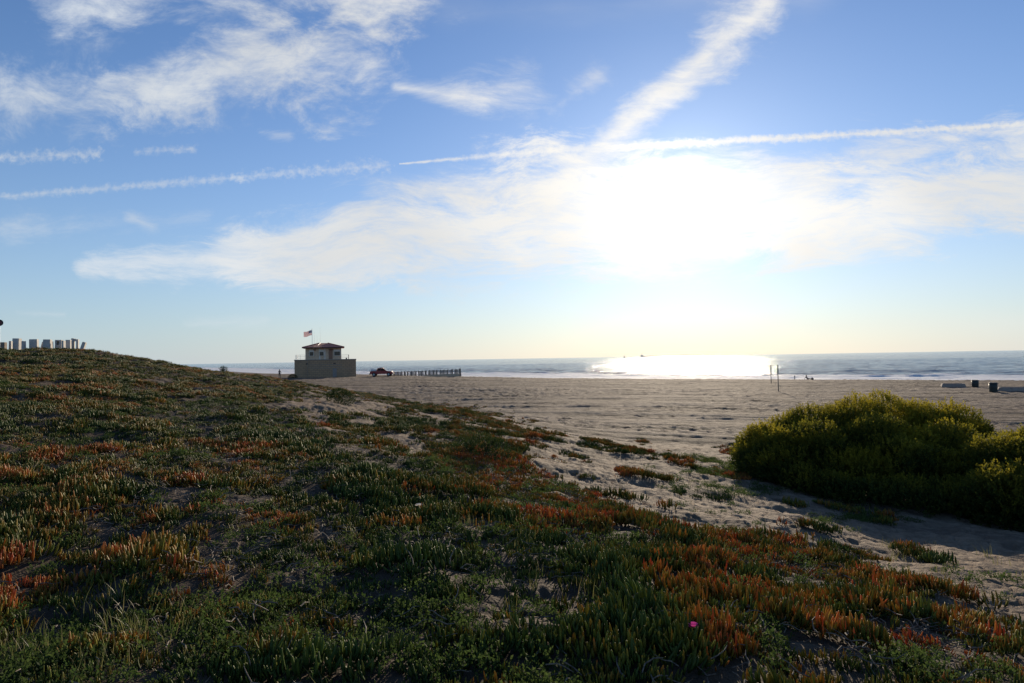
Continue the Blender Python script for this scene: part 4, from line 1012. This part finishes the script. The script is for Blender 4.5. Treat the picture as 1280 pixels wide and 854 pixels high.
# ------------------------------------------------------------------ white slabs on the crest
SL = [(0, 7, 428.0, 'dark', 'low grey slab at the left end of the row on the dune crest'),
      (11.7, 14.7, 426.4, '', 'thin short slab left of the first tall white slab'),
      (17, 25, 423.2, '', 'tall white slab nearest the left end of the row'),
      (28, 31.3, 426.4, '', 'narrow short slab between the two leftmost tall slabs'),
      (38, 47.5, 424.2, '', 'widest white slab, with a brightly lit right side'),
      (49.5, 53, 427.3, 'lean', 'small dark leaning slab right of the widest white slab'),
      (55, 63.6, 424.5, '', 'second wide white slab, between the small leaning one and a thin post'),
      (64.3, 66.2, 426.7, '', 'very thin post-like slab right of the second wide slab'),
      (69.8, 77.5, 425.0, 'hole', 'white slab with a dark opening near its top'),
      (78.3, 81, 426.0, '', 'narrow slab touching the right of the slab with the dark opening'),
      (83, 88.7, 425.0, '', 'medium white slab just left of the arch'),
      (90, 98, 423.1, 'arch', 'white arch of two legs and a lintel near the right end of the row'),
      (100.2, 104.4, 427.4, 'lean2', 'small tilted slab at the right end of the row')]
for i, (a, b, pt, kd, lb) in enumerate(SL):
    Yp = 42.5+(i % 3)*.7; xa, xb = at(a, 435, Yp).x, at(b, 435, Yp).x; xm = (xa+xb)/2; hw = (xb-xa)/2*.94; zg = g1(xm, Yp); h = at((a+b)/2, pt, Yp).z-zg
    h = max(h, .25); q_ = random.Random(i); dp = .16+.06*q_.random()
    mb = MB()
    if kd == 'arch':
        mb.box(-hw, -hw*.25, -dp, dp, -.15, h).box(hw*.4, hw, -dp, dp, -.15, h-.06).box(-hw*.25+.001, hw*.399, -dp*.9, dp*.9, h-.18, h-.03)
    elif kd == 'hole':
        mb.box(-hw, hw, -dp, dp, -.15, h*.62).box(-hw, -hw*.45, -dp, dp, h*.62+.001, h).box(hw*.35, hw, -dp, dp, h*.62+.001, h).box(-hw*.449, hw*.349, dp*.5, dp, h*.62+.001, h).box(-hw*.449, hw*.349, -dp, dp*.45, h*.9, h)
    else: mb.box(-hw, hw, -dp, dp, -.15, h, .01)
    o = mb.build('standing_stone', M_weath if kd == 'dark' else M_conc, None, .012, False, (xm, Yp, zg), (0, {'lean': .22, 'lean2': .3}.get(kd, (q_.random()-.5)*.04), (.30+(q_.random()-.5)*.2)))
    tag(o, lb, 'slab', 'white slabs standing on the dune crest')
# round sign at the picture's left edge
p = at(-.6, 403.6, 40); zg = g1(p.x, 40); e = empty('round_sign', (p.x, 40, zg), .55); tag(e, 'dark round sign with a reddish face on a pole at the left picture edge', 'sign')
MB().tube([(0, 0, -.2), (0, 0, p.z-zg)], .025, 8).build('pole', M_metal, e)
MB().tube([(0, -.03, p.z-zg), (0, -.05, p.z-zg)], .19, 24).build('sign_plate', M_dark, e); MB().tube([(0, -.051, p.z-zg), (0, -.056, p.z-zg)], .12, 24).build('sign_face', plain('dull_red', (.16, .04, .04), .5), e)

# ------------------------------------------------------------------ flowers
def flower(px, py, Yh, col, label, r=.035):
    x, y, z = spot(px, py, Yh); e = empty('ice_plant_flower', (x, y, z)); tag(e, label, 'flower')
    hgt = .115; mb = MB()
    for ring_, (n_, rr, tl) in enumerate(((26, 1., .35), (22, .75, .8))):
        for k in range(n_):
            a = 2*math.pi*(k+.5*ring_)/n_; c_, s_ = math.cos(a), math.sin(a); w_ = .0035
            def P3(d, u_, w): return (c_*d-s_*w, s_*d+c_*w, hgt+u_)
            mb.add([P3(.006, 0, -w_), P3(.006, 0, w_), P3(r*rr, r*rr*tl, w_), P3(r*rr, r*rr*tl, -w_)], [(0, 1, 2, 3)])
    mb.build('petals', cloth('petal', col), e); MB().tube([(0, 0, hgt-.004), (0, 0, hgt+.008)], .011, 10).build('flower_centre', plain('pollen', (.5, .38, .06), .8), e)
    MB().tube([(0, 0, -.02), (.004, 0, hgt-.004)], [.004, .006], 6).build('stalk', M_weed, e)
flower(867, 810, 4.1, (.80, .10, .42), 'single magenta flower among the ice plants at the lower right')
flower(524, 645, 7.6, (.72, .66, .58), 'pale white flower among green ice plants at the middle of the slope', .045)
# ==END==
